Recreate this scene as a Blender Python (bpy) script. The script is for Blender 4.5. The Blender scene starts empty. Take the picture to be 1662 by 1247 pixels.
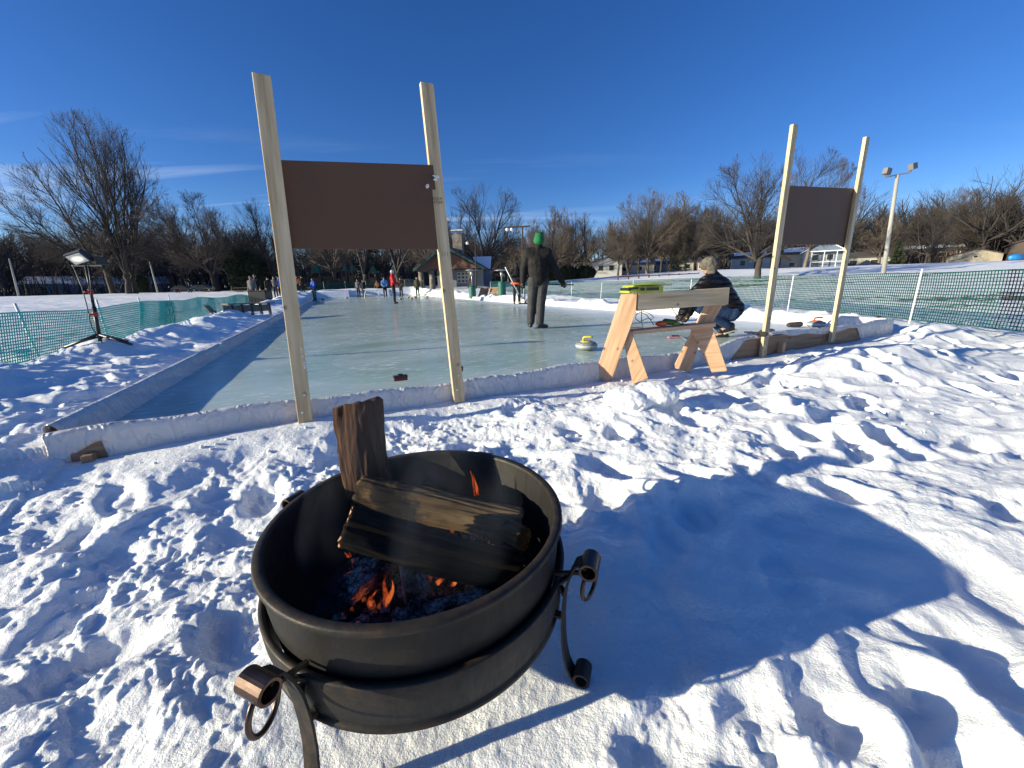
import bpy, math, random
import numpy as np
from mathutils import Vector, Matrix, Euler
R = math.radians
scene = bpy.context.scene
col = scene.collection

# ------------------------------------------------------------------ camera
CZ = 0.87
PITCH, ROLL, FPX = R(14.5), R(1.4), 624.0
fw = Vector((0, math.cos(PITCH), -math.sin(PITCH)))
rt0 = Vector((1, 0, 0)); up0 = rt0.cross(fw)
rt = rt0 * math.cos(ROLL) - up0 * math.sin(ROLL)
up = up0 * math.cos(ROLL) + rt0 * math.sin(ROLL)
cam_d = bpy.data.cameras.new('camera'); cam = bpy.data.objects.new('camera', cam_d); col.objects.link(cam)
M = Matrix((rt, up, -fw)).transposed().to_4x4(); M.translation = Vector((0, 0, CZ))
cam.matrix_world = M
cam_d.sensor_width = 36.0; cam_d.lens = 36.0 * FPX / 1662.0
cam_d.clip_start = 0.02; cam_d.clip_end = 3000
scene.camera = cam
CAM = Vector((0, 0, CZ))
def ray(px, py): return fw + rt * ((px - 831) / FPX) - up * ((py - 623.5) / FPX)
def atz(px, py, z):
    d = ray(px, py); return CAM + d * ((z - CZ) / d.z)
def aty(px, py, Y):
    d = ray(px, py); return CAM + d * (Y / d.y)
def onplane(px, py, P, n):
    d = ray(px, py); return CAM + d * ((Vector(P) - CAM).dot(n) / d.dot(n))

# ------------------------------------------------------------------ light
SUN_EL, SUN_AZ = R(14.0), R(15.5)       # shadows fall towards +x, turned SUN_AZ towards +y
scene.view_settings.view_transform = 'Standard'; scene.view_settings.look = 'None'
scene.view_settings.gamma = 1.0; scene.view_settings.exposure = 0.68
sun_dir = Vector((math.cos(SUN_AZ) * math.cos(SUN_EL), math.sin(SUN_AZ) * math.cos(SUN_EL), -math.sin(SUN_EL)))
sd = bpy.data.lights.new('sun', 'SUN'); sd.energy = 5.0; sd.angle = R(0.5); sd.color = (1.0, 0.93, 0.70)
so = bpy.data.objects.new('sun', sd); col.objects.link(so)
so.rotation_euler = sun_dir.to_track_quat('-Z', 'Y').to_euler(); so.location = (-20, -5, 12)
world = bpy.data.worlds.new('World'); scene.world = world; world.use_nodes = True
wt = world.node_tree; wt.nodes.clear()
def wn(t, **k):
    n = wt.nodes.new(t)
    for a, b in k.items(): setattr(n, a, b)
    return n
sky = wn('ShaderNodeTexSky', sky_type='NISHITA'); sky.sun_disc = False
sky.sun_elevation = SUN_EL
sky.sun_rotation = math.atan2(-sun_dir.x, -sun_dir.y)
sky.altitude = 300; sky.air_density = 1.0; sky.dust_density = 0.35; sky.ozone_density = 2.5
bg = wn('ShaderNodeBackground'); bg.inputs[1].default_value = 0.15
hs = wn('ShaderNodeHueSaturation'); hs.inputs['Saturation'].default_value = 1.22; hs.inputs['Value'].default_value = 1.0
tc = wn('ShaderNodeTexCoord')
sep = wn('ShaderNodeSeparateXYZ')
wt.links.new(tc.outputs['Generated'], sep.inputs[0])
# cirrus: noise on the sky plane direction/(z+c)
add = wn('ShaderNodeMath', operation='ADD'); add.inputs[1].default_value = 0.10
wt.links.new(sep.outputs[2], add.inputs[0])
dv = wn('ShaderNodeVectorMath', operation='DIVIDE')
cmb = wn('ShaderNodeCombineXYZ')
for i in range(3): wt.links.new(add.outputs[0], cmb.inputs[i])
wt.links.new(tc.outputs['Generated'], dv.inputs[0]); wt.links.new(cmb.outputs[0], dv.inputs[1])
mp = wn('ShaderNodeMapping'); mp.inputs['Rotation'].default_value = (0, 0, R(-8)); mp.inputs['Scale'].default_value = (0.25, 1.7, 1); mp.inputs['Location'].default_value = (2.15, 0.95, 0)
wt.links.new(dv.outputs[0], mp.inputs[0])
nz = wn('ShaderNodeTexNoise'); nz.inputs['Scale'].default_value = 1.3; nz.inputs['Detail'].default_value = 9; nz.inputs['Roughness'].default_value = 0.55; nz.inputs['Distortion'].default_value = 0.5
wt.links.new(mp.outputs[0], nz.inputs['Vector'])
cr = wn('ShaderNodeMapRange'); cr.inputs[1].default_value = 0.51; cr.inputs[2].default_value = 0.70
wt.links.new(nz.outputs[0], cr.inputs[0])
# clouds only low in the sky
lo = wn('ShaderNodeMapRange'); lo.inputs[1].default_value = 0.30; lo.inputs[2].default_value = 0.12
wt.links.new(sep.outputs[2], lo.inputs[0])
mlt = wn('ShaderNodeMath', operation='MULTIPLY'); wt.links.new(cr.outputs[0], mlt.inputs[0]); wt.links.new(lo.outputs[0], mlt.inputs[1])
lf = wn('ShaderNodeMapRange'); lf.inputs[1].default_value = 0.35; lf.inputs[2].default_value = -0.75; lf.inputs[3].default_value = 0.06; lf.inputs[4].default_value = 0.80
wt.links.new(sep.outputs[0], lf.inputs[0])
ml2 = wn('ShaderNodeMath', operation='MULTIPLY'); wt.links.new(mlt.outputs[0], ml2.inputs[0]); wt.links.new(lf.outputs[0], ml2.inputs[1])
mix = wn('ShaderNodeMix', data_type='RGBA'); wt.links.new(ml2.outputs[0], mix.inputs[0])
wt.links.new(sky.outputs[0], hs.inputs['Color']); tint = wn('ShaderNodeMix', data_type='RGBA', blend_type='MULTIPLY'); tint.inputs[0].default_value = 1; tint.inputs[7].default_value = (0.335, 0.45, 0.70, 1)
hz = wn('ShaderNodeMapRange'); hz.inputs[1].default_value = 0.0; hz.inputs[2].default_value = 0.22; wt.links.new(sep.outputs[2], hz.inputs[0])
tmx = wn('ShaderNodeMix', data_type='RGBA'); wt.links.new(hz.outputs[0], tmx.inputs[0]); tmx.inputs[6].default_value = (0.47, 0.53, 0.74, 1); tmx.inputs[7].default_value = (0.30, 0.405, 0.635, 1); wt.links.new(tmx.outputs[2], tint.inputs[7])
wt.links.new(hs.outputs[0], tint.inputs[6]); wt.links.new(tint.outputs[2], mix.inputs[6]); mix.inputs[7].default_value = (3.4, 3.9, 4.6, 1)
wo = wn('ShaderNodeOutputWorld')
wt.links.new(mix.outputs[2], bg.inputs[0]); wt.links.new(bg.outputs[0], wo.inputs[0])

# ------------------------------------------------------------------ material helpers
def new_mat(name):
    m = bpy.data.materials.new(name); m.use_nodes = True
    return m, m.node_tree, m.node_tree.nodes['Principled BSDF']
def N(nt, t, **k):
    n = nt.nodes.new(t)
    for a, b in k.items(): setattr(n, a, b)
    return n
def ramp(nt, src, stops):
    r = N(nt, 'ShaderNodeValToRGB')
    e = r.color_ramp.elements
    while len(e) < len(stops): e.new(0.5)
    for q, (p, c) in zip(e, stops): q.position = p; q.color = (*c, 1) if len(c) == 3 else c
    nt.links.new(src, r.inputs[0]); return r.outputs[0]
def noise(nt, vec, scale, detail=5, rough=0.55, dist=0.0):
    n = N(nt, 'ShaderNodeTexNoise'); n.inputs['Scale'].default_value = scale; n.inputs['Detail'].default_value = detail
    n.inputs['Roughness'].default_value = rough; n.inputs['Distortion'].default_value = dist
    if vec is not None: nt.links.new(vec, n.inputs['Vector'])
    return n.outputs[0]
def objc(nt, scale=(1, 1, 1)):
    t = N(nt, 'ShaderNodeTexCoord'); m = N(nt, 'ShaderNodeMapping'); m.inputs['Scale'].default_value = scale
    nt.links.new(t.outputs['Object'], m.inputs[0]); return m.outputs[0]
def bump(nt, b, src, strength=0.3, dist=0.01):
    n = N(nt, 'ShaderNodeBump'); n.inputs['Strength'].default_value = strength; n.inputs['Distance'].default_value = dist
    nt.links.new(src, n.inputs['Height']); nt.links.new(n.outputs[0], b.inputs['Normal'])
def rough_mat(name, c, rough=0.7, var=0.25, scale=8.0, bs=0.25, bd=0.01, metal=0.0, stretch=(1, 1, 1), spec=0.5):
    m, nt, b = new_mat(name)
    v = objc(nt, stretch); n = noise(nt, v, scale, 6)
    lo_ = tuple(max(0, x * (1 - var)) for x in c); hi_ = tuple(min(1, x * (1 + var)) for x in c)
    nt.links.new(ramp(nt, n, [(0.3, lo_), (0.7, hi_)]), b.inputs['Base Color'])
    b.inputs['Roughness'].default_value = rough; b.inputs['Metallic'].default_value = metal
    b.inputs['Specular IOR Level'].default_value = spec
    bump(nt, b, noise(nt, v, scale * 3, 5), bs, bd)
    return m
def wood_mat(name, base, dark, rough=0.6, grain=1.0, knots=True):
    """planks: local Z is the grain direction"""
    m, nt, b = new_mat(name)
    v = objc(nt, (1, 1, 0.06))
    info = N(nt, 'ShaderNodeObjectInfo')
    ad = N(nt, 'ShaderNodeVectorMath', operation='ADD'); nt.links.new(v, ad.inputs[0])
    sc = N(nt, 'ShaderNodeVectorMath', operation='SCALE'); sc.inputs[0].default_value = (3, 7, 5); nt.links.new(info.outputs['Random'], sc.inputs['Scale'])
    nt.links.new(sc.outputs[0], ad.inputs[1])
    w = N(nt, 'ShaderNodeTexWave', wave_type='BANDS', bands_direction='DIAGONAL'); w.inputs['Scale'].default_value = 9 * grain; w.inputs['Distortion'].default_value = 7.0
    w.inputs['Detail'].default_value = 3; w.inputs['Detail Scale'].default_value = 1.2
    nt.links.new(ad.outputs[0], w.inputs['Vector'])
    n2 = noise(nt, ad.outputs[0], 60, 4)
    mx = N(nt, 'ShaderNodeMath', operation='MULTIPLY_ADD'); nt.links.new(n2, mx.inputs[0]); mx.inputs[1].default_value = 0.75
    wsc = N(nt, 'ShaderNodeMath', operation='MULTIPLY'); wsc.inputs[1].default_value = 0.26; nt.links.new(w.outputs[1], wsc.inputs[0]); nt.links.new(wsc.outputs[0], mx.inputs[2])
    c1 = ramp(nt, mx.outputs[0], [(0.15, dark), (0.75, base), (1.3 if False else 1.0, tuple(min(1, x * 1.08) for x in base))])
    n3 = noise(nt, objc(nt, (1, 1, 0.05)), 22, 4, 0.6)
    blot = ramp(nt, n3, [(0.34, (0.66, 0.60, 0.52)), (0.50, (0.92, 0.89, 0.84)), (0.65, (1, 1, 1))])
    mm = N(nt, 'ShaderNodeMix', data_type='RGBA', blend_type='MULTIPLY'); mm.inputs[0].default_value = 1.0
    nt.links.new(c1, mm.inputs[6]); nt.links.new(blot, mm.inputs[7])
    out = mm.outputs[2]
    if knots:
        vo = N(nt, 'ShaderNodeTexVoronoi'); vo.inputs['Scale'].default_value = 6.0
        nt.links.new(objc(nt, (1, 1, 0.8)), vo.inputs['Vector'])
        kr = ramp(nt, vo.outputs['Distance'], [(0.05, (0, 0, 0)), (0.12, (1, 1, 1))])
        m2 = N(nt, 'ShaderNodeMix', data_type='RGBA'); nt.links.new(kr, m2.inputs[0]); m2.inputs[6].default_value = (*[x * 0.35 for x in dark], 1)
        nt.links.new(out, m2.inputs[7]); out = m2.outputs[2]
    nt.links.new(out, b.inputs['Base Color']); b.inputs['Roughness'].default_value = rough
    bump(nt, b, mx.outputs[0], 0.15, 0.003)
    return m
def plain(name, c, rough=0.5, metal=0.0, emit=0, coat=0.0):
    m, nt, b = new_mat(name)
    n = noise(nt, objc(nt), 14, 4)
    nt.links.new(ramp(nt, n, [(0.3, tuple(x * 0.88 for x in c)), (0.7, tuple(min(1, x * 1.08) for x in c))]), b.inputs['Base Color'])
    b.inputs['Roughness'].default_value = rough; b.inputs['Metallic'].default_value = metal
    if emit: b.inputs['Emission Color'].default_value = (*c, 1); b.inputs['Emission Strength'].default_value = emit
    if coat: b.inputs['Coat Weight'].default_value = coat
    return m

# ------------------------------------------------------------------ mesh helpers
class MB:
    def __init__(s): s.v = []; s.f = []
    def quadbox(s, c, size, rot=None):
        """box centred at c"""
        x, y, z = size[0] / 2, size[1] / 2, size[2] / 2
        P = [Vector(p) for p in ((-x, -y, -z), (x, -y, -z), (x, y, -z), (-x, y, -z), (-x, -y, z), (x, -y, z), (x, y, z), (-x, y, z))]
        if rot is not None: P = [rot @ p for p in P]
        o = len(s.v); s.v += [tuple(p + Vector(c)) for p in P]
        s.f += [tuple(o + i for i in q) for q in ((3, 2, 1, 0), (4, 5, 6, 7), (0, 1, 5, 4), (1, 2, 6, 5), (2, 3, 7, 6), (3, 0, 4, 7))]
        return s
    def bar(s, a, b, w, t, side=(0, 0, 1)):
        """rectangular bar from a to b, width w along side-ish, thickness t"""
        a = Vector(a); b = Vector(b); d = (b - a); L = d.length; d.normalize()
        sd_ = Vector(side); sd_ = (sd_ - d * sd_.dot(d)).normalized(); n = d.cross(sd_)
        rot = Matrix((sd_, n, d)).transposed()
        return s.quadbox((a + b) / 2, (w, t, L), rot)
    def tube(s, pts, rad, n=8, cap=True):
        pts = [Vector(p) for p in pts]
        if not isinstance(rad, (list, tuple)): rad = [rad] * len(pts)
        o = len(s.v); prev = None
        for i, p in enumerate(pts):
            if i == 0: d = pts[1] - p
            elif i == len(pts) - 1: d = p - pts[i - 1]
            else: d = pts[i + 1] - pts[i - 1]
            if d.length < 1e-9: d = Vector((0, 0, 1))
            d.normalize()
            if prev is None:
                prev = d.orthogonal().normalized()
            u = (prev - d * prev.dot(d))
            if u.length < 1e-6: u = d.orthogonal()
            u.normalize(); prev = u; w = d.cross(u)
            for k in range(n):
                a = 2 * math.pi * k / n
                s.v.append(tuple(p + (u * math.cos(a) + w * math.sin(a)) * rad[i]))
        for i in range(len(pts) - 1):
            for k in range(n):
                a = o + i * n + k; b = o + i * n + (k + 1) % n
                s.f.append((a, b, b + n, a + n))
        if cap:
            s.f.append(tuple(o + k for k in range(n))[::-1]); s.f.append(tuple(o + (len(pts) - 1) * n + k for k in range(n)))
        return s
    def lathe(s, prof, n=32, c=(0, 0, 0), rot=None, closed=False):
        o = len(s.v)
        for (r, z) in prof:
            for k in range(n):
                a = 2 * math.pi * k / n
                p = Vector((r * math.cos(a), r * math.sin(a), z))
                if rot is not None: p = rot @ p
                s.v.append(tuple(p + Vector(c)))
        m = len(prof)
        for i in range(m if closed else m - 1):
            for k in range(n):
                i2 = (i + 1) % m
                a = o + i * n + k; b = o + i * n + (k + 1) % n; a2 = o + i2 * n + k; b2 = o + i2 * n + (k + 1) % n
                s.f.append((a, b, b2, a2))
        if not closed:
            if prof[0][0] > 1e-4: s.f.append(tuple(o + k for k in range(n))[::-1])
            if prof[-1][0] > 1e-4: s.f.append(tuple(o + (m - 1) * n + k for k in range(n)))
        return s
    def prism(s, poly, off):
        """polygon (list of 3D points) extruded by vector off"""
        o = len(s.v); n = len(poly); off = Vector(off)
        s.v += [tuple(Vector(p)) for p in poly] + [tuple(Vector(p) + off) for p in poly]
        s.f.append(tuple(o + k for k in range(n))); s.f.append(tuple(o + n + k for k in range(n))[::-1])
        for k in range(n): s.f.append((o + k, o + n + k, o + n + (k + 1) % n, o + (k + 1) % n))
        return s
    def ell(s, c, r, n=12, m=8, rot=None):
        o = len(s.v)
        for j in range(m + 1):
            ph = math.pi * j / m
            for k in range(n):
                a = 2 * math.pi * k / n
                p = Vector((r[0] * math.sin(ph) * math.cos(a), r[1] * math.sin(ph) * math.sin(a), r[2] * math.cos(ph)))
                if rot is not None: p = rot @ p
                s.v.append(tuple(p + Vector(c)))
        for j in range(m):
            for k in range(n):
                a = o + j * n + k; b = o + j * n + (k + 1) % n
                s.f.append((a, a + n, b + n, b))
        return s
    def capsule(s, a, b, ra, rb, n=10):
        a = Vector(a); b = Vector(b); d = b - a; L = max(d.length, 1e-6); d.normalize()
        pts = []; rad = []
        for t in (-0.98, -0.7, -0.35): pts.append(a + d * ra * t); rad.append(ra * math.sqrt(max(0.0004, 1 - t * t)))
        pts += [a, b]; rad += [ra, rb]
        for t in (0.35, 0.7, 0.98): pts.append(b + d * rb * t); rad.append(rb * math.sqrt(max(0.0004, 1 - t * t)))
        return s.tube(pts, rad, n)
    def mesh(s, name, mats, smooth=False):
        me = bpy.data.meshes.new(name); me.from_pydata(s.v, [], s.f)
        for m in (mats if isinstance(mats, (list, tuple)) else [mats]): me.materials.append(m)
        if smooth: me.polygons.foreach_set('use_smooth', [True] * len(me.polygons))
        me.update(); return me
def clean(me, recalc=True, merge=False):
    import bmesh
    bm = bmesh.new(); bm.from_mesh(me)
    if merge: bmesh.ops.remove_doubles(bm, verts=bm.verts, dist=1e-5)
    if recalc: bmesh.ops.recalc_face_normals(bm, faces=bm.faces)
    bm.to_mesh(me); bm.free()
def empty(name, loc, rz=0.0, label=None, cat=None, group=None):
    o = bpy.data.objects.new(name, None); col.objects.link(o); o.location = loc; o.rotation_euler = (0, 0, rz)
    o.empty_display_size = 0.1
    tag(o, label, cat, group); return o
def tag(o, label=None, cat=None, group=None, kind=None):
    if label: o['label'] = label
    if cat: o['category'] = cat
    if group: o['group'] = group
    if kind: o['kind'] = kind
    return o
def link(name, me, parent=None, loc=None, bevel=0.0, smooth_angle=None):
    o = bpy.data.objects.new(name, me); col.objects.link(o)
    if parent is not None: o.parent = parent
    if loc is not None: o.location = loc
    if bevel:
        b = o.modifiers.new('bevel', 'BEVEL'); b.width = bevel; b.segments = 2; b.limit_method = 'ANGLE'; b.angle_limit = R(40)
    return o
def put(name, mb, mat, parent=None, loc=None, bevel=0.0, smooth=False, recalc=True):
    """mesh built in WORLD coordinates when parent is unrotated: shifts by the parent's location"""
    if isinstance(loc, float): loc, bevel = None, loc
    me = mb.mesh(name, mat, smooth)
    if recalc: clean(me)
    return link(name, me, parent, loc, bevel)
def putw(name, mb, mat, parent, bevel=0.0, smooth=False):
    """mesh given in world coords, child of an unrotated empty"""
    L = parent.location if parent is not None else Vector((0, 0, 0))
    mb.v = [(p[0] - L[0], p[1] - L[1], p[2] - L[2]) for p in mb.v]
    return put(name, mb, mat, parent, None, bevel, smooth)
def plank(name, a, b, w, t, side, mat, parent=None, bevel=0.003):
    """board with local Z along a->b, w along side"""
    a = Vector(a); b = Vector(b); d = b - a; L = d.length; d.normalize()
    sd_ = Vector(side); sd_ = (sd_ - d * sd_.dot(d)).normalized(); n = d.cross(sd_)
    mb = MB().quadbox((0, 0, 0), (w, t, L))
    me = mb.mesh(name, mat); clean(me)
    o = link(name, me, parent, None, bevel)
    MM = Matrix((sd_, n, d)).transposed().to_4x4(); MM.translation = (a + b) / 2
    if parent is not None: MM = Matrix.Translation(-Vector(parent.location)) @ MM
    o.matrix_local = MM if parent is not None else MM
    if parent is None: o.matrix_world = MM
    return o
def copy_tree(o, parent=None):
    c = o.copy(); col.objects.link(c)
    if parent is not None: c.parent = parent
    for ch in list(o.children): copy_tree(ch, c)
    return c

# ------------------------------------------------------------------ numpy noise
def _hash(ix, iy, seed):
    h = (ix.astype(np.int64) * 374761393 + iy.astype(np.int64) * 668265263 + seed * 982451653) & 0xFFFFFFFF
    h = ((h ^ (h >> 13)) * 1274126177) & 0xFFFFFFFF
    h = h ^ (h >> 16)
    return (h & 0xFFFF) / 65535.0
def vn(x, y, seed=0):
    ix = np.floor(x); iy = np.floor(y); fx = x - ix; fy = y - iy
    u = fx * fx * fx * (fx * (fx * 6 - 15) + 10); v = fy * fy * fy * (fy * (fy * 6 - 15) + 10)
    a = _hash(ix, iy, seed); b = _hash(ix + 1, iy, seed); c = _hash(ix, iy + 1, seed); d = _hash(ix + 1, iy + 1, seed)
    return (a + (b - a) * u + (c - a) * v + (a - b - c + d) * u * v) * 2 - 1
def fbm(x, y, oct_=4, seed=0, gain=0.5):
    s = 0; a = 1.0; t = 0
    for o in range(oct_):
        ca, sa = math.cos(0.6 * o + 0.3), math.sin(0.6 * o + 0.3)
        s = s + a * vn((x * ca - y * sa) * 2 ** o + 17.3 * o, (x * sa + y * ca) * 2 ** o - 9.1 * o, seed + o); t += a; a *= gain
    return s / t
def sstep(a, b, x):
    t = np.clip((x - a) / (b - a), 0, 1); return t * t * (3 - 2 * t)

# ------------------------------------------------------------------ rink frame
A0 = np.array([-2.66, 2.09]); U = np.array([0.905, 0.425]); V = np.array([-0.412, 0.911]); U /= np.linalg.norm(U); V /= np.linalg.norm(V)
WID, LEN = 9.65, 41.0
Minv = np.linalg.inv(np.array([[U[0], V[0]], [U[1], V[1]]]))
def uv_of(x, y):
    dx = x - A0[0]; dy = y - A0[1]
    return Minv[0, 0] * dx + Minv[0, 1] * dy, Minv[1, 0] * dx + Minv[1, 1] * dy
def rk(u, v, z=0.0):
    p = A0 + U * u + V * v; return Vector((p[0], p[1], z))
PIT = (-0.28, 1.0)
# footprints
rs = np.random.RandomState(11)
FEET = []
for i in range(430):
    fx_, fy_ = rs.uniform(-3.8, 7.0), rs.uniform(-0.6, 6.5)
    u_, v_ = uv_of(fx_, fy_)
    if v_ > -0.25 and 0 < u_ < WID + 0.5: continue
    if math.hypot(fx_ - PIT[0], fy_ - PIT[1]) < 0.62: continue
    FEET.append((fx_, fy_, rs.uniform(0, math.pi), rs.uniform(0.11, 0.17), rs.uniform(0.055, 0.085), rs.uniform(0.03, 0.085)))
for (px_, py_, a_, la_, dp0) in ((1330, 1130, 1.0, .15, .07), (1440, 1105, 1.2, .16, .08), (1590, 1075, .9, .17, .09), (1610, 960, 1.1, .16, .07), (1225, 1190, .8, .15, .07), (1530, 1190, 1.0, .17, .08), (1080, 1195, .6, .14, .06), (1640, 840, .4, .16, .06), (1500, 1010, 2.0, .12, .04), (1370, 1210, 1.4, .14, .06), (1650, 1170, 1.1, .15, .07)):
    q_ = atz(px_, py_, -0.16); FEET.append((q_.x, q_.y, a_, la_, 0.07, dp0 * 0.7))
def snow_z(x, y, detail=True):
    x = np.asarray(x, float); y = np.asarray(y, float)
    u, v = uv_of(x, y)
    r = np.hypot(x, y)
    far = sstep(12, 70, r)
    az = np.arctan2(x, np.maximum(y, 1e-3))
    slope = 0.001 + 0.0225 * sstep(-0.05, 0.50, az) + 0.005 * sstep(0.6, 0.95, az)
    far = far * sstep(-5, 20, y)
    z = -0.13 * (1 - far) + far * (CZ + slope * np.clip(y, 0, 260))
    near = 1 - sstep(9, 22, r)
    mid = 1 - sstep(25, 60, r)
    # undulation
    z = z + 0.038 * fbm(x * 0.55, y * 0.55, 2, 3) * (0.5 + 0.5 * near) + 0.05 * fbm(x * 0.2, y * 0.2, 2, 5) * sstep(8, 20, r) * (1 - 0.7 * sstep(40, 70, r))
    left = 1 - sstep(-0.2, 1.6, x - 0.25 * y)                # clumpier on the left of the pit
    if detail:
        wx = x + 0.07 * fbm(x * 3, y * 3, 2, 51); wy = y + 0.07 * fbm(x * 3, y * 3, 2, 61)
        b1 = 1 - np.abs(fbm(wx * 1.5, wy * 1.9, 3, 21, 0.45)) * 2.2
        z = z + near * (0.028 - 0.006 * left) * b1
        b2 = fbm(wx * 4.2, wy * 5.4, 3, 31, 0.5)
        z = z + near * (0.021 + 0.022 * left) * b2
        patch = sstep(-0.5, 0.2, fbm(x * 1.3, y * 1.3, 2, 45))          # crumbly patches between smoother trodden ones
        b3 = np.maximum(0, fbm(wx * 13, wy * 14, 3, 41, 0.6) - 0.05)
        z = z + (1 - sstep(4, 9, r)) * (0.013 + 0.019 * left * patch) * b3
        b4 = np.maximum(0, fbm(wx * 30 + 3, wy * 30, 2, 47, 0.6))
        z = z + (1 - sstep(2.5, 5, r)) * (0.006 + 0.009 * left * patch) * b4
        # wind / trample ridges running along the view to the right
        z = z + near * 0.030 * (1 - left) * (1 - np.abs(fbm(x * 1.4 + y * 0.6, y * 4.2 - x * 0.9, 2, 71)) * 2.2)
        # churned texture of mid-distance banks
        z = z + mid * 0.05 * (1 - near) * fbm(x * 1.6, y * 1.6, 3, 81) + 0.10 * sstep(10, 20, r) * (1 - sstep(60, 90, r)) * fbm(x * 0.25, y * 0.6, 3, 83)
        f = np.zeros_like(x)
        for (px, py, a, la, lb, dp) in FEET:
            m = (np.abs(x - px) < 0.4) & (np.abs(y - py) < 0.4)
            if not m.any(): continue
            dx = x[m] - px; dy = y[m] - py
            s_ = (dx * math.cos(a) + dy * math.sin(a)) / la; t_ = (-dx * math.sin(a) + dy * math.cos(a)) / (lb * 1.25)
            q = np.sqrt(s_ * s_ + t_ * t_)
            f[m] += -dp * (1 - sstep(0.6, 1.15, q)) + 0.22 * dp * np.exp(-((q - 1.35) / 0.28) ** 2)
        z = z + f * (0.55 + 0.45 * (1 - left)) * near
    # flatten a little round the pit so that it stands level
    dp_ = np.hypot(x - PIT[0], y - PIT[1])
    k2 = 1 - sstep(0.75, 1.25, np.hypot((x - 0.80) / 0.95, (y - 1.14) / 0.42))
    z = z * (1 - k2 * 0.6) + k2 * 0.6 * (-0.20 + 0.030 * (1 - np.abs(fbm(x * 2.1 + y, y * 3.2, 2, 77)) * 2.2))
    z = z - 0.07 * np.exp(-(dp_ / 1.5) ** 2) * (1 - k2)
    z = z + 0.055 * np.clip(x - 0.2, -3.0, 0) * (1 - sstep(1.0, 2.1, y)) * (y > -3)
    k = 1 - sstep(0.42, 0.75, dp_)
    z = z * (1 - k * 0.8) + k * 0.8 * (-0.215)
    # left bank along the rink
    dL = -u
    kl = sstep(-1.4, 0.6, v)
    crest = 0.37 * np.exp(-((dL - 1.15) / 0.75) ** 2) * (dL > 0)
    lump = 1 + 0.35 * fbm(x * 1.3, y * 1.3, 3, 91) if detail else 1
    z = z + kl * crest * lump * (1 - sstep(36, 44, v))
    z = z + kl * 0.13 * (1 - sstep(0.2, 0.9, dL)) * (dL > -0.05) * (v > -0.3) * (u < 0.2)
    # right bank
    dR = u - WID
    kr = sstep(-0.4, 1.0, v)
    z = z + kr * 0.30 * np.exp(-((dR - 0.65) / 0.45) ** 2) * (dR > 0.02) * (1 + (0.7 * fbm(x * 1.8, y * 1.8, 3, 95) if detail else 0)) * (1 - sstep(40, 44, v))
    # far end bank
    z = z + 0.30 * np.exp(-((v - LEN - 1.2) / 0.8) ** 2) * sstep(-1, 1, u) * (1 - sstep(WID, WID + 2, u)) * (v > LEN)
    # mound in front of the near wall, right half
    z = z + 0.24 * np.exp(-((x - 3.9) / 1.3) ** 2 - ((y - 0.33 * (x - 3.9) - 3.95) / 0.5) ** 2) * sstep(-0.5, 0.1, 4.6 + 0.42 * (x - 3.9) - y) + 0.24 * np.exp(-((u - 9.9) / 0.95) ** 2 - ((v + 0.42) / 0.42) ** 2)
    z = z + 0.12 * np.exp(-((x - 0.75) / 0.8) ** 2 - ((y - 2.75) / 0.42) ** 2) + 0.06 * np.exp(-((x - 2.2) / 0.8) ** 2 - ((y - 2.6) / 0.5) ** 2)
    # keep the snow just below the ice inside the rink, and low against the near wall
    inn = (u > -0.02) & (u < WID + 0.02) & (v > -0.02) & (v < LEN + 0.02)
    z = np.where(inn, -0.35, z)
    nw = np.exp(-((v + 0.12) / 0.22) ** 2) * (u > -0.3) * (u < WID) * (v <= 0.0)
    z = np.where(inn, z, z * (1 - 0.8 * nw) + 0.8 * nw * (-0.06 + 0.075 * np.exp(-((u - 1.15) / 0.6) ** 2) + 0.03 * np.exp(-((u - 2.6) / 0.5) ** 2) + (0.022 * fbm(x * 2.5, y * 2.5, 3, 99) if detail else 0)))
    return z
def gz(x, y): return float(snow_z(np.array([x]), np.array([y]), True)[0])
def gsm(x, y): return float(snow_z(np.array([x]), np.array([y]), False)[0])

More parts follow.
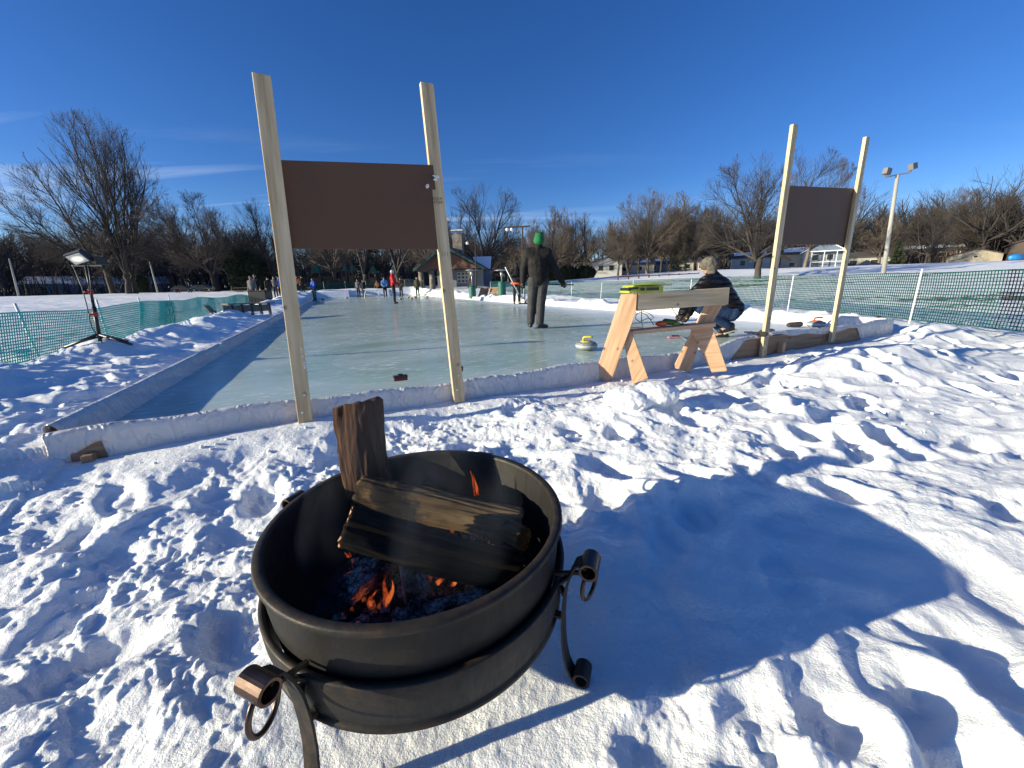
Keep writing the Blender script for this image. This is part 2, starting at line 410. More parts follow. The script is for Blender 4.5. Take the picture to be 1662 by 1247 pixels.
# ------------------------------------------------------------------ materials
def snow_material():
    m, nt, b = new_mat('snow')
    at_ = N(nt, 'ShaderNodeAttribute', attribute_name='grass')
    v = objc(nt)
    g1 = noise(nt, v, 3.0, 7, 0.7)
    sub = N(nt, 'ShaderNodeMath', operation='ADD'); nt.links.new(g1, sub.inputs[0]); nt.links.new(at_.outputs['Fac'], sub.inputs[1])
    mask = ramp(nt, sub.outputs[0], [(0.0, (0, 0, 0)), (0.90, (0, 0, 0)), (1.0, (1, 1, 1))])
    mx = N(nt, 'ShaderNodeMix', data_type='RGBA'); nt.links.new(mask, mx.inputs[0])
    base = ramp(nt, noise(nt, v, 1.7, 4), [(0.3, (0.90, 0.90, 0.905)), (0.7, (0.94, 0.94, 0.935))])
    nt.links.new(base, mx.inputs[6])
    nt.links.new(ramp(nt, noise(nt, v, 9, 5), [(0.3, (0.10, 0.10, 0.05)), (0.7, (0.22, 0.19, 0.11))]), mx.inputs[7])
    nt.links.new(mx.outputs[2], b.inputs['Base Color'])
    b.inputs['Roughness'].default_value = 0.55; b.inputs['Specular IOR Level'].default_value = 0.25
    b.inputs['Subsurface Weight'].default_value = 0.25; b.inputs['Subsurface Radius'].default_value = (0.02, 0.03, 0.045); b.inputs['Subsurface Scale'].default_value = 0.5
    n1 = noise(nt, v, 38, 6, 0.65); n2 = noise(nt, v, 190, 4, 0.6)
    ma = N(nt, 'ShaderNodeMath', operation='MULTIPLY_ADD'); nt.links.new(n2, ma.inputs[0]); ma.inputs[1].default_value = 0.35; nt.links.new(n1, ma.inputs[2])
    bump(nt, b, ma.outputs[0], 0.9, 0.014)
    return m
SNOW = snow_material()
def ice_material():
    m, nt, b = new_mat('ice')
    v = objc(nt)                                   # local x = across, y = along the sheet
    big = noise(nt, objc(nt, (0.6, 1.6, 1)), 0.7, 5, 0.6)
    basec = ramp(nt, big, [(0.3, (0.31, 0.43, 0.37)), (0.5, (0.45, 0.55, 0.49)), (0.7, (0.57, 0.65, 0.60))])
    # white scuffs
    s1 = noise(nt, objc(nt, (1.0, 3.2, 1)), 5.5, 8, 0.72, 0.6)
    sm = ramp(nt, s1, [(0.52, (0, 0, 0)), (0.66, (1, 1, 1))])
    s2 = noise(nt, v, 1.1, 3)
    sm2 = ramp(nt, s2, [(0.38, (0.1, 0.1, 0.1)), (0.62, (0.75, 0.75, 0.75))])
    mu = N(nt, 'ShaderNodeMath', operation='MULTIPLY'); nt.links.new(sm, mu.inputs[0]); nt.links.new(sm2, mu.inputs[1])
    # dusting of snow towards the right wall
    sp = N(nt, 'ShaderNodeSeparateXYZ'); nt.links.new(v, sp.inputs[0])
    k = N(nt, 'ShaderNodeMath', operation='MULTIPLY_ADD'); nt.links.new(sp.outputs[1], k.inputs[0]); k.inputs[1].default_value = -0.07; nt.links.new(sp.outputs[0], k.inputs[2])
    k2 = N(nt, 'ShaderNodeMath', operation='MULTIPLY_ADD'); nt.links.new(noise(nt, v, 1.6, 5), k2.inputs[0]); k2.inputs[1].default_value = 2.2; nt.links.new(k.outputs[0], k2.inputs[2])
    dm = N(nt, 'ShaderNodeMapRange'); dm.inputs[1].default_value = 8.2; dm.inputs[2].default_value = 9.9; nt.links.new(k2.outputs[0], dm.inputs[0])
    mxm = N(nt, 'ShaderNodeMath', operation='MAXIMUM'); nt.links.new(mu.outputs[0], mxm.inputs[0]); nt.links.new(dm.outputs[0], mxm.inputs[1])
    mx = N(nt, 'ShaderNodeMix', data_type='RGBA'); nt.links.new(mxm.outputs[0], mx.inputs[0]); nt.links.new(basec, mx.inputs[6]); mx.inputs[7].default_value = (0.84, 0.88, 0.90, 1)
    vd = N(nt, 'ShaderNodeVectorMath', operation='DISTANCE'); nt.links.new(v, vd.inputs[0]); vd.inputs[1].default_value = (2.55, 2.1, 0)
    rg = ramp(nt, vd.outputs['Value'], [(0.0, (1, 1, 1)), (0.60, (1, 1, 1)), (0.63, (0.70, 0.84, 0.74)), (0.90, (0.70, 0.84, 0.74)), (0.93, (1, 1, 1))])
    dvv = N(nt, 'ShaderNodeMath', operation='DIVIDE'); dvv.inputs[1].default_value = 1.7; nt.links.new(vd.outputs['Value'], dvv.inputs[0]); nt.links.new(dvv.outputs[0], rg.node.inputs[0])
    mr = N(nt, 'ShaderNodeMix', data_type='RGBA', blend_type='MULTIPLY'); mr.inputs[0].default_value = 0.55; nt.links.new(mx.outputs[2], mr.inputs[6]); nt.links.new(rg, mr.inputs[7])
    nt.links.new(mr.outputs[2], b.inputs['Base Color'])
    rr = N(nt, 'ShaderNodeMapRange'); rr.inputs[3].default_value = 0.17; rr.inputs[4].default_value = 0.7; nt.links.new(mxm.outputs[0], rr.inputs[0])
    nt.links.new(rr.outputs[0], b.inputs['Roughness'])
    b.inputs['IOR'].default_value = 1.31
    bump(nt, b, noise(nt, objc(nt, (1, 2, 1)), 7, 6, 0.6), 0.12, 0.01)
    return m
ICE = ice_material()
def liner_material():
    m, nt, b = new_mat('white_plastic_sheet')
    v = objc(nt)
    nt.links.new(ramp(nt, noise(nt, v, 2.0, 4), [(0.3, (0.60, 0.575, 0.565)), (0.7, (0.72, 0.70, 0.69))]), b.inputs['Base Color'])
    b.inputs['Roughness'].default_value = 0.27
    def ridge(vec, sc_, dist_):
        n_ = noise(nt, vec, sc_, 2, 0.45, dist_); a1 = N(nt, 'ShaderNodeMath', operation='SUBTRACT'); nt.links.new(n_, a1.inputs[0]); a1.inputs[1].default_value = 0.5
        a2 = N(nt, 'ShaderNodeMath', operation='ABSOLUTE'); nt.links.new(a1.outputs[0], a2.inputs[0]); a3 = N(nt, 'ShaderNodeMapRange'); nt.links.new(a2.outputs[0], a3.inputs[0]); a3.inputs[1].default_value = 0.0; a3.inputs[2].default_value = 0.09; a3.inputs[3].default_value = 1; a3.inputs[4].default_value = 0
        return a3.outputs[0]
    sA = N(nt, 'ShaderNodeMath', operation='MULTIPLY_ADD'); nt.links.new(ridge(objc(nt, (1, 1, 0.5)), 3.2, 1.2), sA.inputs[0]); sA.inputs[1].default_value = 0.8; nt.links.new(ridge(objc(nt, (1.6, 1.6, 0.8)), 6.5, 0.6), sA.inputs[2])
    bump(nt, b, sA.outputs[0], 0.55, 0.012)
    return m
LINER = liner_material()
PINE = wood_mat('pine_lumber', (0.74, 0.60, 0.39), (0.54, 0.40, 0.23), 0.65)
PINE2 = wood_mat('fresh_fir_lumber', (0.72, 0.47, 0.30), (0.55, 0.31, 0.17), 0.6)
BOARDW = wood_mat('border_lumber', (0.42, 0.27, 0.17), (0.27, 0.16, 0.09), 0.7)
HARDB = rough_mat('brown_hardboard', (0.118, 0.056, 0.026), 0.62, 0.06, 3.0, 0.08, 0.002)
STEEL = rough_mat('black_steel', (0.035, 0.032, 0.030), 0.42, 0.35, 5.0, 0.10, 0.003, 0.55)
def steel_mat():
    m, nt, b = new_mat('weathered_black_steel')
    v = objc(nt); n = noise(nt, v, 4, 7, 0.6); n2 = noise(nt, objc(nt, (6, 6, 0.8)), 7, 6, 0.7)
    nt.links.new(ramp(nt, n, [(0.35, (0.014, 0.0125, 0.0115)), (0.55, (0.024, 0.022, 0.020)), (0.72, (0.038, 0.030, 0.023))]), b.inputs['Base Color'])
    nt.links.new(ramp(nt, n2, [(0.3, (0.42, 0.42, 0.42)), (0.7, (0.7, 0.7, 0.7))]), b.inputs['Roughness'])
    b.inputs['Metallic'].default_value = 0.1; b.inputs['Specular IOR Level'].default_value = 0.28
    geo = N(nt, 'ShaderNodeNewGeometry'); pr = ramp(nt, geo.outputs['Pointiness'], [(0.50, (0, 0, 0)), (0.56, (1, 1, 1))])
    rn_ = ramp(nt, noise(nt, v, 26, 6, 0.7), [(0.42, (0, 0, 0)), (0.6, (1, 1, 1))]); mm_ = N(nt, 'ShaderNodeMath', operation='MULTIPLY'); nt.links.new(pr, mm_.inputs[0]); nt.links.new(rn_, mm_.inputs[1])
    old = b.inputs['Base Color'].links[0].from_socket; rx = N(nt, 'ShaderNodeMix', data_type='RGBA'); nt.links.new(mm_.outputs[0], rx.inputs[0]); nt.links.new(old, rx.inputs[6]); rx.inputs[7].default_value = (0.048, 0.032, 0.021, 1); nt.links.new(rx.outputs[2], b.inputs['Base Color'])
    bump(nt, b, noise(nt, v, 75, 6, 0.65), 0.35, 0.0025)
    return m
STEELW = steel_mat()
BRONZED = rough_mat('burnished_steel', (0.10, 0.065, 0.05), 0.32, 0.4, 18.0, 0.1, 0.002, 0.85)
BARK = rough_mat('tree_bark', (0.055, 0.045, 0.038), 0.9, 0.35, 3.0, 0.6, 0.05, 0, (1, 1, 0.25))
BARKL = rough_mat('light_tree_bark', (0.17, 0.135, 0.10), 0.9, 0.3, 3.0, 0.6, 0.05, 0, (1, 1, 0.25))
TWIG = rough_mat('bare_twigs', (0.050, 0.041, 0.037), 0.9, 0.25, 1.0, 0.0)
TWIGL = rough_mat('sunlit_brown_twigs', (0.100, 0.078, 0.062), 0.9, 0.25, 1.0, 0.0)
NEEDLE = rough_mat('conifer_needles', (0.030, 0.045, 0.022), 0.85, 0.4, 2.0, 0.2)
def netmat():
    m, nt, b = new_mat('green_plastic_mesh')
    b.inputs['Base Color'].default_value = (0.003, 0.060, 0.048, 1); b.inputs['Roughness'].default_value = 0.6; b.inputs['Specular IOR Level'].default_value = 0.2
    b.inputs['Transmission Weight'].default_value = 0.0
    return m
NET = netmat()
NETL = netmat(); NETL.name = 'sunlit_plastic_mesh'; NETL.node_tree.nodes['Principled BSDF'].inputs['Base Color'].default_value = (0.02, 0.36, 0.33, 1)  # left net: sunlight through the plastic is painted in as brighter teal
WHITEP = plain('white_painted_metal', (0.78, 0.78, 0.76), 0.45)
BLACKP = plain('black_plastic', (0.02, 0.02, 0.022), 0.45)
# ------------------------------------------------------------------ snow ground
def build_ground():
    # fan-shaped sheet: fine near the pit, coarser with distance; a full turn so that it also closes behind the camera
    nr = 760
    rr = 0.18 * np.exp(np.linspace(0, math.log(900 / 0.18), nr))
    # denser angles in front
    t = np.concatenate([np.linspace(-R(68), R(68), 900), np.linspace(R(68), 2 * math.pi - R(68), 130)[1:-1]])
    na = len(t)
    # log spacing: refine between .5 and 12 m
    g = np.concatenate([np.exp(np.linspace(math.log(0.12), math.log(0.5), 30))[:-1], np.exp(np.linspace(math.log(0.5), math.log(13), 700))[:-1], np.exp(np.linspace(math.log(13), math.log(60), 170))[:-1], np.exp(np.linspace(math.log(60), math.log(900), 70))])
    nr = len(g)
    RR, TT = np.meshgrid(g, t, indexing='ij')
    X = RR * np.sin(TT); Y = RR * np.cos(TT)
    Z = snow_z(X.ravel(), Y.ravel()).reshape(X.shape)
    co = np.stack([X.ravel(), Y.ravel(), Z.ravel()], 1)
    co = np.vstack([co, [[0, 0, -0.15]]])
    i = np.arange(nr - 1)[:, None] * na; j = np.arange(na)[None, :]; j2 = (j + 1) % na
    q = np.stack([i + j, i + na + j, i + na + j2, i + j2], -1).reshape(-1, 4)[:, ::-1]
    me = bpy.data.meshes.new('snow_ground')
    me.vertices.add(len(co)); me.vertices.foreach_set('co', co.ravel())
    tri = np.array([[nr * na, k, (k + 1) % na] for k in range(na)])
    nl = q.size + tri.size
    me.loops.add(nl); me.loops.foreach_set('vertex_index', np.concatenate([q.ravel(), tri.ravel()]).astype(np.int32))
    npoly = len(q) + len(tri)
    me.polygons.add(npoly)
    me.polygons.foreach_set('loop_start', np.concatenate([np.arange(len(q)) * 4, len(q) * 4 + np.arange(len(tri)) * 3]).astype(np.int32))
    me.polygons.foreach_set('use_smooth', np.ones(npoly, bool))
    me.update(); me.validate()
    # thin snow with grass showing, in the park beyond the right-hand fence
    x = co[:, 0]; y = co[:, 1]; u, v = uv_of(x, y); r = np.hypot(x, y)
    gr = 0.20 * sstep(3.0, 4.5, u - WID) * (1 - sstep(38, 55, r)) * (y > 2) + 0.62 * sstep(3.0, 5, u - WID) * np.maximum(0, fbm(x * 0.10, y * 0.65, 3, 131) + 0.02) * (1 - sstep(45, 60, r))
    gr = gr + 0.45 * sstep(2.6, 3.5, -u) * np.exp(-((-u - 5.2 - 0.6 * fbm(x * .2, y * .2, 2, 7)) / 0.5) ** 2) * (v > -2)
    a = me.attributes.new('grass', 'FLOAT', 'POINT'); a.data.foreach_set('value', gr.astype(np.float32))
    me.materials.append(SNOW)
    o = link('snow_ground', me); tag(o, kind='structure'); return o
build_ground()

# ice sheet (own local frame: x across, y along)
def rink_obj(name, me, parent=None):
    o = link(name, me, parent)
    MM = Matrix(((U[0], V[0], 0, A0[0]), (U[1], V[1], 0, A0[1]), (0, 0, 1, 0), (0, 0, 0, 1)))
    return o, MM
ang = math.atan2(U[1], U[0])
def local_of(p):
    c, s = math.cos(-ang), math.sin(-ang); dx, dy = p[0] - A0[0], p[1] - A0[1]
    return (dx * c - dy * s, dx * s + dy * c, p[2])
mb = MB()
mb.v = [local_of(rk(0, 0)), local_of(rk(WID, 0)), local_of(rk(WID, LEN)), local_of(rk(0, LEN))]; mb.f = [(0, 1, 2, 3)]
me = mb.mesh('ice', ICE); ice = link('ice', me); ice.location = (A0[0], A0[1], 0); ice.rotation_euler = (0, 0, ang); tag(ice, kind='structure')

# ------------------------------------------------------------------ rink borders
def border(name, label, p0, p1, inward, top, hem_fn, n, seed, board_z=(-0.17, 0.10), tops=None):
    """boards with a white sheet draped over them. p0->p1 along the wall, inward = unit vector to the ice"""
    p0 = Vector(p0); p1 = Vector(p1); d = p1 - p0; L = d.length; d.normalize(); inw = Vector(inward)
    e = empty(name, ((p0 + p1) / 2)[:2] + (0,) if False else (p0.x, p0.y, 0), 0, label, 'rink border', 'borders round the ice rink')
    nb = max(1, int(L / 1.9)); 
    for i in range(nb):
        a = p0 + d * (L * i / nb + 0.004); b = p0 + d * (L * (i + 1) / nb - 0.004); zc = (board_z[0] + board_z[1]) / 2
        bt_ = board_z[1] + (0.075 if (tops is not None and L * (i + 0.5) / nb > 5.6) else 0); zc = (board_z[0] + bt_) / 2; plank('board', (a.x, a.y, zc), (b.x, b.y, zc), bt_ - board_z[0], 0.038, (0, 0, 1), BOARDW, e, 0.003)
    # drawn with local Z along the wall so that the grain runs along it
    rotm = Matrix((Vector((0, 0, 1)), inw, d)).transposed().to_4x4() if False else None
    X = np.linspace(0, L, n)
    prof_n = 19
    H = top if tops is None else tops
    vs = []; s = MB()
    ang_ = X
    frs = np.random.RandomState(seed)
    nf = int(L * 3.2); fx = frs.uniform(0, L, nf); fa = frs.uniform(0.004, 0.022, nf) * frs.choice([1, 1, -0.6], nf); fwd = frs.uniform(0.010, 0.035, nf); fs_ = frs.uniform(-0.22, 0.22, nf); ft = frs.uniform(0.2, 1.0, nf)
    def folds(xx, t_): return float(np.sum(fa * np.exp(-np.abs((xx - fx - fs_ * (1 - t_)) / fwd)) * np.clip(1 - np.abs(t_ - ft) * 1.1, 0, 1)))
    fold = fbm(X * 1.1, X * 0 + seed, 3, seed); pleat = np.abs(fbm(X * 5.0, X * 0 + seed + 4, 3, seed + 7)); 
    for i, xx in enumerate(X):
        th = (H(xx) if callable(H) else H) + 0.006 * fold[i]
        hem = hem_fn(xx)
        base = p0 + d * xx
        pts = []
        # outside, bottom to top
        for k in range(9):
            t_ = k / 8
            z = hem + (th - 0.012 - hem) * t_
            bulge = 0.004 + 0.008 * math.sin(math.pi * t_) * (1 + fold[i]) + 0.014 * (pleat[i] - 0.3) * (0.35 + 0.65 * abs(math.sin(3 * t_ + xx * 2.3)))
            w = 0.006 * vn(np.array([xx * 5.0 + t_ * 3.3]), np.array([t_ * 2.6 + xx * 1.7]), seed + 3)[0]
            w += 0.003 * vn(np.array([xx * 19.0 - t_ * 9.3]), np.array([t_ * 5.6 + xx * 4.7]), seed + 5)[0]
            w += folds(xx, t_)
            off = -max(0.0215, 0.021 + bulge * 0.8 + w)
            pts.append(base + inw * off + Vector((0, 0, z)))
        th += 0.35 * folds(xx, 1.0); pts.append(base - inw * 0.012 + Vector((0, 0, th + 0.002)))
        pts.append(base + inw * 0.012 + Vector((0, 0, th)))
        for k in range(8):
            t_ = (k + 1) / 8
            z = (th - 0.01) * (1 - t_) + (-0.02) * t_
            w = 0.012 * vn(np.array([xx * 5.0 - t_ * 2.3]), np.array([t_ * 2.6 - xx * 1.7]), seed + 9)[0]
            off = 0.024 + 0.05 * t_ ** 2 + 0.012 + w
            pts.append(base + inw * max(0.0215, off) + Vector((0, 0, z)))
        s.v += [tuple(p) for p in pts]
    for i in range(n - 1):
        for k in range(prof_n - 1):
            a = i * prof_n + k; s.f.append((a, a + 1, a + prof_n + 1, a + prof_n))
    o2 = putw('plastic_liner', s, LINER, e, 0, True)
    sm = o2.modifiers.new('thick', 'SOLIDIFY'); sm.thickness = 0.002; sm.offset = 0
    return e
Vin = Vector((-U[1], U[0], 0)).normalized()
Rin = Vector((-V[1], V[0], 0)).normalized()       # towards -u
def hem_near(x):
    # the sheet stops short of the ground between about 6.2 m and 9 m, showing the boards
    w = 0.03 * math.sin(x * 5.1) + 0.02 * math.sin(x * 11.3 + 1)
    if 5.7 < x < 8.9:
        k = min(1, (x - 5.7) / 0.35) * min(1, (8.9 - x) / 0.3)
        return -0.17 * (1 - k) + k * (near_top(x) - 0.045 - 0.055 * math.exp(-((x - 7.75) / 0.35) ** 2) + 0.4 * w)
    if x < 0.28: return 0.0 - 0.03 * math.sin(x * 20) if 0.08 < x < 0.24 else -0.12
    return -0.16
def near_top(x): return 0.112 + 0.078 * float(sstep(5.35, 6.2, x)) + 0.012 * math.sin(x * 2.1) + 0.008 * math.sin(x * 7.7)
nearw = border('rink_border', 'near end border of the ice, wrinkled white plastic over boards behind the fire pit', rk(-0.02, -0.02), rk(WID + 0.05, -0.02), Vin, 0.12, hem_near, 1100, 3, (-0.16, 0.085), near_top)
leftw = border('rink_border', 'left border of the ice, in shade below the snow bank, white plastic over boards', rk(-0.02, 0.03), rk(-0.02, LEN), -Rin, 0.14, lambda x: -0.12, 420, 8, (-0.16, 0.10))
rightw = border('rink_border', 'right border of the ice, sunlit smooth white plastic beside the mesh fence', rk(WID + 0.02, 0.03), rk(WID + 0.02, LEN), Rin, 0.20, lambda x: -0.12, 420, 14, (-0.16, 0.15))
farw = border('rink_border', 'far end border of the ice, low white plastic strip behind the players', rk(0, LEN + 0.03), rk(WID, LEN + 0.03), -Vin, 0.14, lambda x: -0.12, 80, 19, (-0.16, 0.10))
for b_ in (nearw,):
    # bracing stakes outside the near boards
    for uu in (6.75, 0.16):
        p = rk(uu, -0.075); st = MB().quadbox((p.x, p.y, -0.04 if uu > 1 else -0.09), (0.05, 0.07, 0.22 if uu > 1 else 0.12), Matrix.Rotation(ang, 3, 'Z'))
        putw('stake', st, PINE2 if uu > 1 else BOARDW, b_, 0.003)

# ------------------------------------------------------------------ sign frames
def sign_frame(label, posts, board, seed, snowbits=False):
    (bx0, by0, Y0, tx0, ty0), (bx1, by1, Y1, tx1, ty1) = posts
    b0 = aty(bx0, by0, Y0); t0 = aty(tx0, ty0, Y0); b1 = aty(bx1, by1, Y1); t1 = aty(tx1, ty1, Y1)
    d = (b1 - b0); d.z = 0; d.normalize(); n = Vector((d.y, -d.x, 0))          # towards the camera
    e = empty('sign_frame', (b0.x, b0.y, b0.z), 0, label, 'sign frame', 'timber sign frames at the near end of the ice')
    for (b, t) in ((b0, t0), (b1, t1)):
        ax = (t - b).normalized()
        plank('post', b - ax * 0.06, t, 0.089, 0.038, d, PINE, e, 0.004)
    P = b0 + (t0 - b0) * 0.5 - n * 0.026
    c = [onplane(px, py, P, n) for (px, py) in board]
    putw('panel', MB().prism(c, -n * 0.012), HARDB, e, 0.001)
    bw = [P - n * 0.018 + d * 0.0]
    for (b, t) in ((b0, t0), (b1, t1)):
        ax = (t - b).normalized()
        for hh in (0.10, 0.22):
            bl = MB(); q = b + ax * hh + n * 0.019 + d * 0.012 * (1 if hh > 0.15 else -1)
            bl.lathe([(0.0, 0.006), (0.006, 0.005), (0.009, 0.0)], 10, q, n.to_track_quat('Z', 'Y').to_matrix())
            putw('bolt', bl, WHITEP, e, 0, True)
    return e, b0, t0, b1, t1, d, n
INK = plain('stamp_ink', (0.09, 0.075, 0.06), 0.8)
f1, b0, t0, b1, t1, d1, n1 = sign_frame('timber frame behind the fire pit, snow stuck to its posts, dark brown panel', ((497, 690, 2.52, 424.5, 122), (745, 651, 3.01, 692, 136)), [(430, 259), (703, 268), (718, 405), (448, 404)], 1)
sign_frame('slimmer timber frame by the right-hand corner of the ice, smaller dark panel', ((1238, 574, 4.70, 1289, 203), (1350, 548, 5.36, 1406.5, 223)), [(1280, 301.5), (1393, 306.5), (1381, 397.5), (1269, 397)], 2)
# grade stamps: rows of small ink characters on the posts
def stamp(px, py, Y, post_b, post_t, txt, size, flip=0.0):
    P = Vector(post_b) + n1 * 0.0212
    c = onplane(px, py, P, n1)
    cu = bpy.data.curves.new('ink_stamp', 'FONT'); cu.body = txt; cu.size = size; cu.align_x = 'CENTER'; cu.align_y = 'CENTER'; cu.extrude = 0.0003; cu.space_line = 0.9
    o = bpy.data.objects.new('ink_stamp', cu); col.objects.link(o)
    dg = bpy.context.evaluated_depsgraph_get(); me = bpy.data.meshes.new_from_object(o.evaluated_get(dg)); bpy.data.objects.remove(o)
    me.materials.append(INK); oo = link('ink_stamp', me, f1)
    ax = (Vector(post_t) - Vector(post_b)).normalized(); x = d1 - ax * d1.dot(ax); x.normalize(); z = x.cross(ax)
    if flip: x, ax = -ax, x
    MM = Matrix((x, ax, z)).transposed().to_4x4(); MM.translation = c - Vector(f1.location); oo.matrix_local = MM
stamp(710, 326, 3.01, b1, t1, 'KD19\nHTSPF', 0.028)
stamp(722, 412, 3.12, b1, t1, '| | |', 0.034)
stamp(464.5, 440, 2.62, b0, t0, '|||||', 0.045)
stamp(478, 530, 2.62, b0, t0, 'KD-HT\nSPF 2', 0.024)
stamp(448, 367, 2.62, b0, t0, 'K  D', 0.026)
# snow stuck on the posts
rr_ = random.Random(4)
def stuck(px, py, P, sx, sz):
    c = onplane(px, py, Vector(P) + n1 * 0.020, n1); m_ = MB()
    for k in range(7):
        m_.ell(c + d1 * rr_.uniform(-sx, sx) * 0.6 + Vector((0, 0, rr_.uniform(-sz, sz))), (sx * rr_.uniform(.4, .8), 0.010 * rr_.uniform(.6, 1.3), sz * rr_.uniform(.3, .6)), 8, 6, Matrix.Rotation(math.atan2(d1.y, d1.x), 3, 'Z'))
    return m_
for (px, py, P, sx, sz) in ((427, 209, b0, .012, .025), (430, 228, b0, .010, .02), (434, 268, b0, .012, .03), (444, 338, b0, .018, .02), (456, 370, b0, .012, .03), (462, 395, b0, .016, .055), (464, 412, b0, .012, .03), (471, 433, b0, .007, .012), (476, 468, b0, .010, .028), (443, 352, b0, .008, .012), (490, 572, b0, .006, .03), (494, 592, b0, .006, .03), (708, 289, b1, .022, .014), (694, 302, b1, .012, .012)):
    putw('stuck_snow', stuck(px, py, P, sx, sz), SNOW, f1, 0, True)

# ------------------------------------------------------------------ fire pit
px0, py0 = PIT
pit = empty('fire_pit', (px0, py0, -0.22), 0, 'round black steel fire pit full of burning logs in the foreground', 'fire pit')
def pput(name, mb, mat, parent=pit, **k):
    o = mb.mesh(name, mat, k.get('smooth', False)); clean(o); return link(name, o, parent, None, k.get('bevel', 0))
Z0 = 0.15     # local z offset: rim at .24 world = .39 local
dz = 0.07
bowl = MB().lathe([(r_, z_ + dz) for r_, z_ in [(0.0, 0.075), (0.20, 0.078), (0.30, 0.095), (0.352, 0.14), (0.372, 0.21), (0.384, 0.30), (0.390, 0.381),
                   (0.391, 0.389), (0.394, 0.3915), (0.411, 0.3915), (0.4145, 0.388), (0.415, 0.379), (0.4135, 0.376), (0.403, 0.372),
                   (0.401, 0.30), (0.395, 0.24), (0.388, 0.185), (0.376, 0.13), (0.34, 0.075), (0.26, 0.06), (0.0, 0.058)]], 128)
pput('bowl', bowl, STEELW, smooth=True)
hoop = MB().lathe([(r_, z_ + dz) for r_, z_ in [(0.407, 0.262), (0.420, 0.262), (0.4215, 0.258), (0.419, 0.21), (0.408, 0.150), (0.405, 0.140), (0.411, 0.137), (0.412, 0.128), (0.398, 0.125), (0.388, 0.128), (0.390, 0.145), (0.401, 0.20), (0.405, 0.25)]], 128, closed=True)
pput('support_ring', hoop, STEELW, smooth=True)
ringm = MB()
def leg(angle):
    a = R(angle); er = Vector((math.cos(a), math.sin(a), 0)); et = Vector((-er.y, er.x, 0))
    # flat strap profile in the (radial, z) plane
    cp = [(0.488, 0.392), (0.476, 0.402), (0.462, 0.392), (0.448, 0.355), (0.437, 0.31), (0.432, 0.26), (0.430, 0.21), (0.431, 0.15), (0.436, 0.10), (0.444, 0.062), (0.455, 0.036), (0.468, 0.022), (0.484, 0.016)]
    t = MB(); w = 0.021; n = len(cp)
    for i, (r_, z_) in enumerate(cp):
        i0, i1 = max(0, i - 1), min(n - 1, i + 1); tx, tz = cp[i1][0] - cp[i0][0], cp[i1][1] - cp[i0][1]; l = math.hypot(tx, tz); nx, nz = -tz / l * 0.003, tx / l * 0.003
        for sx, sw in ((1, 1), (1, -1), (-1, -1), (-1, 1)):
            p = er * (r_ + nx * sx) + et * (w * sw) + Vector((0, 0, z_ + nz * sx)); t.v.append(tuple(p))
    for i in range(n - 1):
        for k in range(4):
            a_ = i * 4 + k; b_ = i * 4 + (k + 1) % 4; t.f.append((a_, b_, b_ + 4, a_ + 4))
    t.f += [(0, 1, 2, 3), tuple((n - 1) * 4 + k for k in range(4))[::-1]]
    lg = pput('leg', t, STEELW, smooth=False)
    sc = MB()
    rotc = Matrix((er, Vector((0, 0, 1)), et)).transposed()
    sc.lathe([(0.017, -0.033), (0.024, -0.033), (0.024, 0.033), (0.017, 0.033)], 24, er * 0.497 + Vector((0, 0, 0.395)), rotc, closed=True)
    pput('scroll', sc, BRONZED, lg, smooth=False, bevel=0.0015)
    sc = MB(); sc.lathe([(0.016, -0.027), (0.023, -0.027), (0.023, 0.027), (0.016, 0.027)], 24, er * 0.486 + Vector((0, 0, 0.038)), rotc, closed=True)
    pput('foot', sc, STEELW, lg, smooth=False, bevel=0.0015)
    # bracket from hoop to strap
    br = MB().bar(er * 0.415 + Vector((0, 0, 0.315)), er * 0.448 + Vector((0, 0, 0.355)), 0.024, 0.006, et)
    br.bar(er * 0.416 + Vector((0, 0, 0.315)), er * 0.434 + Vector((0, 0, 0.285)), 0.020, 0.006, et)
    br.bar(er * 0.403 + Vector((0, 0, 0.345)), er * 0.478 + Vector((0, 0, 0.368)), 0.010, 0.008, et)
    pput('bracket', br, STEELW, lg)
    br = MB().bar(er * 0.405 + Vector((0, 0, 0.215)), er * 0.432 + Vector((0, 0, 0.215)), 0.020, 0.008, et); pput('bracket', br, STEELW, lg)
    # ring hanging through the scroll
    rg = MB(); cc = er * 0.497 + Vector((0, 0, 0.395 - 0.053)); pts = []
    nn = 40
    ux = (er * math.cos(R(22)) + et * math.sin(R(22)) * (1 if angle < -60 else -1)); uz = Vector((0, 0, 1))
    ux = et * 0.35 + er * 0.94 if angle < -60 else er * 0.3 + et * 0.95
    ux.normalize()
    for k in range(nn + 1):
        b = 2 * math.pi * k / nn; pts.append(cc + ux * 0.040 * math.cos(b) + uz * 0.042 * math.sin(b))
    rg.tube(pts, 0.0055, 10, False)
    pput('hand_ring', rg, BRONZED, lg, smooth=True)
for a in (-20, -113, 160, 71): leg(a)
ASH = rough_mat('ash_and_coals', (0.045, 0.045, 0.05), 0.95, 0.75, 14.0, 0.9, 0.03)
ash = MB(); nA = 60
vsx = []
for j in range(26):
    rr1 = 0.345 * j / 25
    for k in range(nA):
        a = 2 * math.pi * k / nA; x = rr1 * math.cos(a); y = rr1 * math.sin(a)
        z = 0.205 + 0.02 * float(fbm(np.array([x * 14.]), np.array([y * 14.]), 4, 5)[0]) - 0.02 * (rr1 / .345) ** 2 + 0.012 * float(vn(np.array([x * 50.]), np.array([y * 50.]), 6)[0])
        ash.v.append((x, y, z))
for j in range(25):
    for k in range(nA):
        a = j * nA + k; b = j * nA + (k + 1) % nA; ash.f.append((a, b, b + nA, a + nA))
o = pput('ash_bed', ash, ASH, smooth=True); o.parent = None; o.location = pit.location; o.name = 'ash_bed'
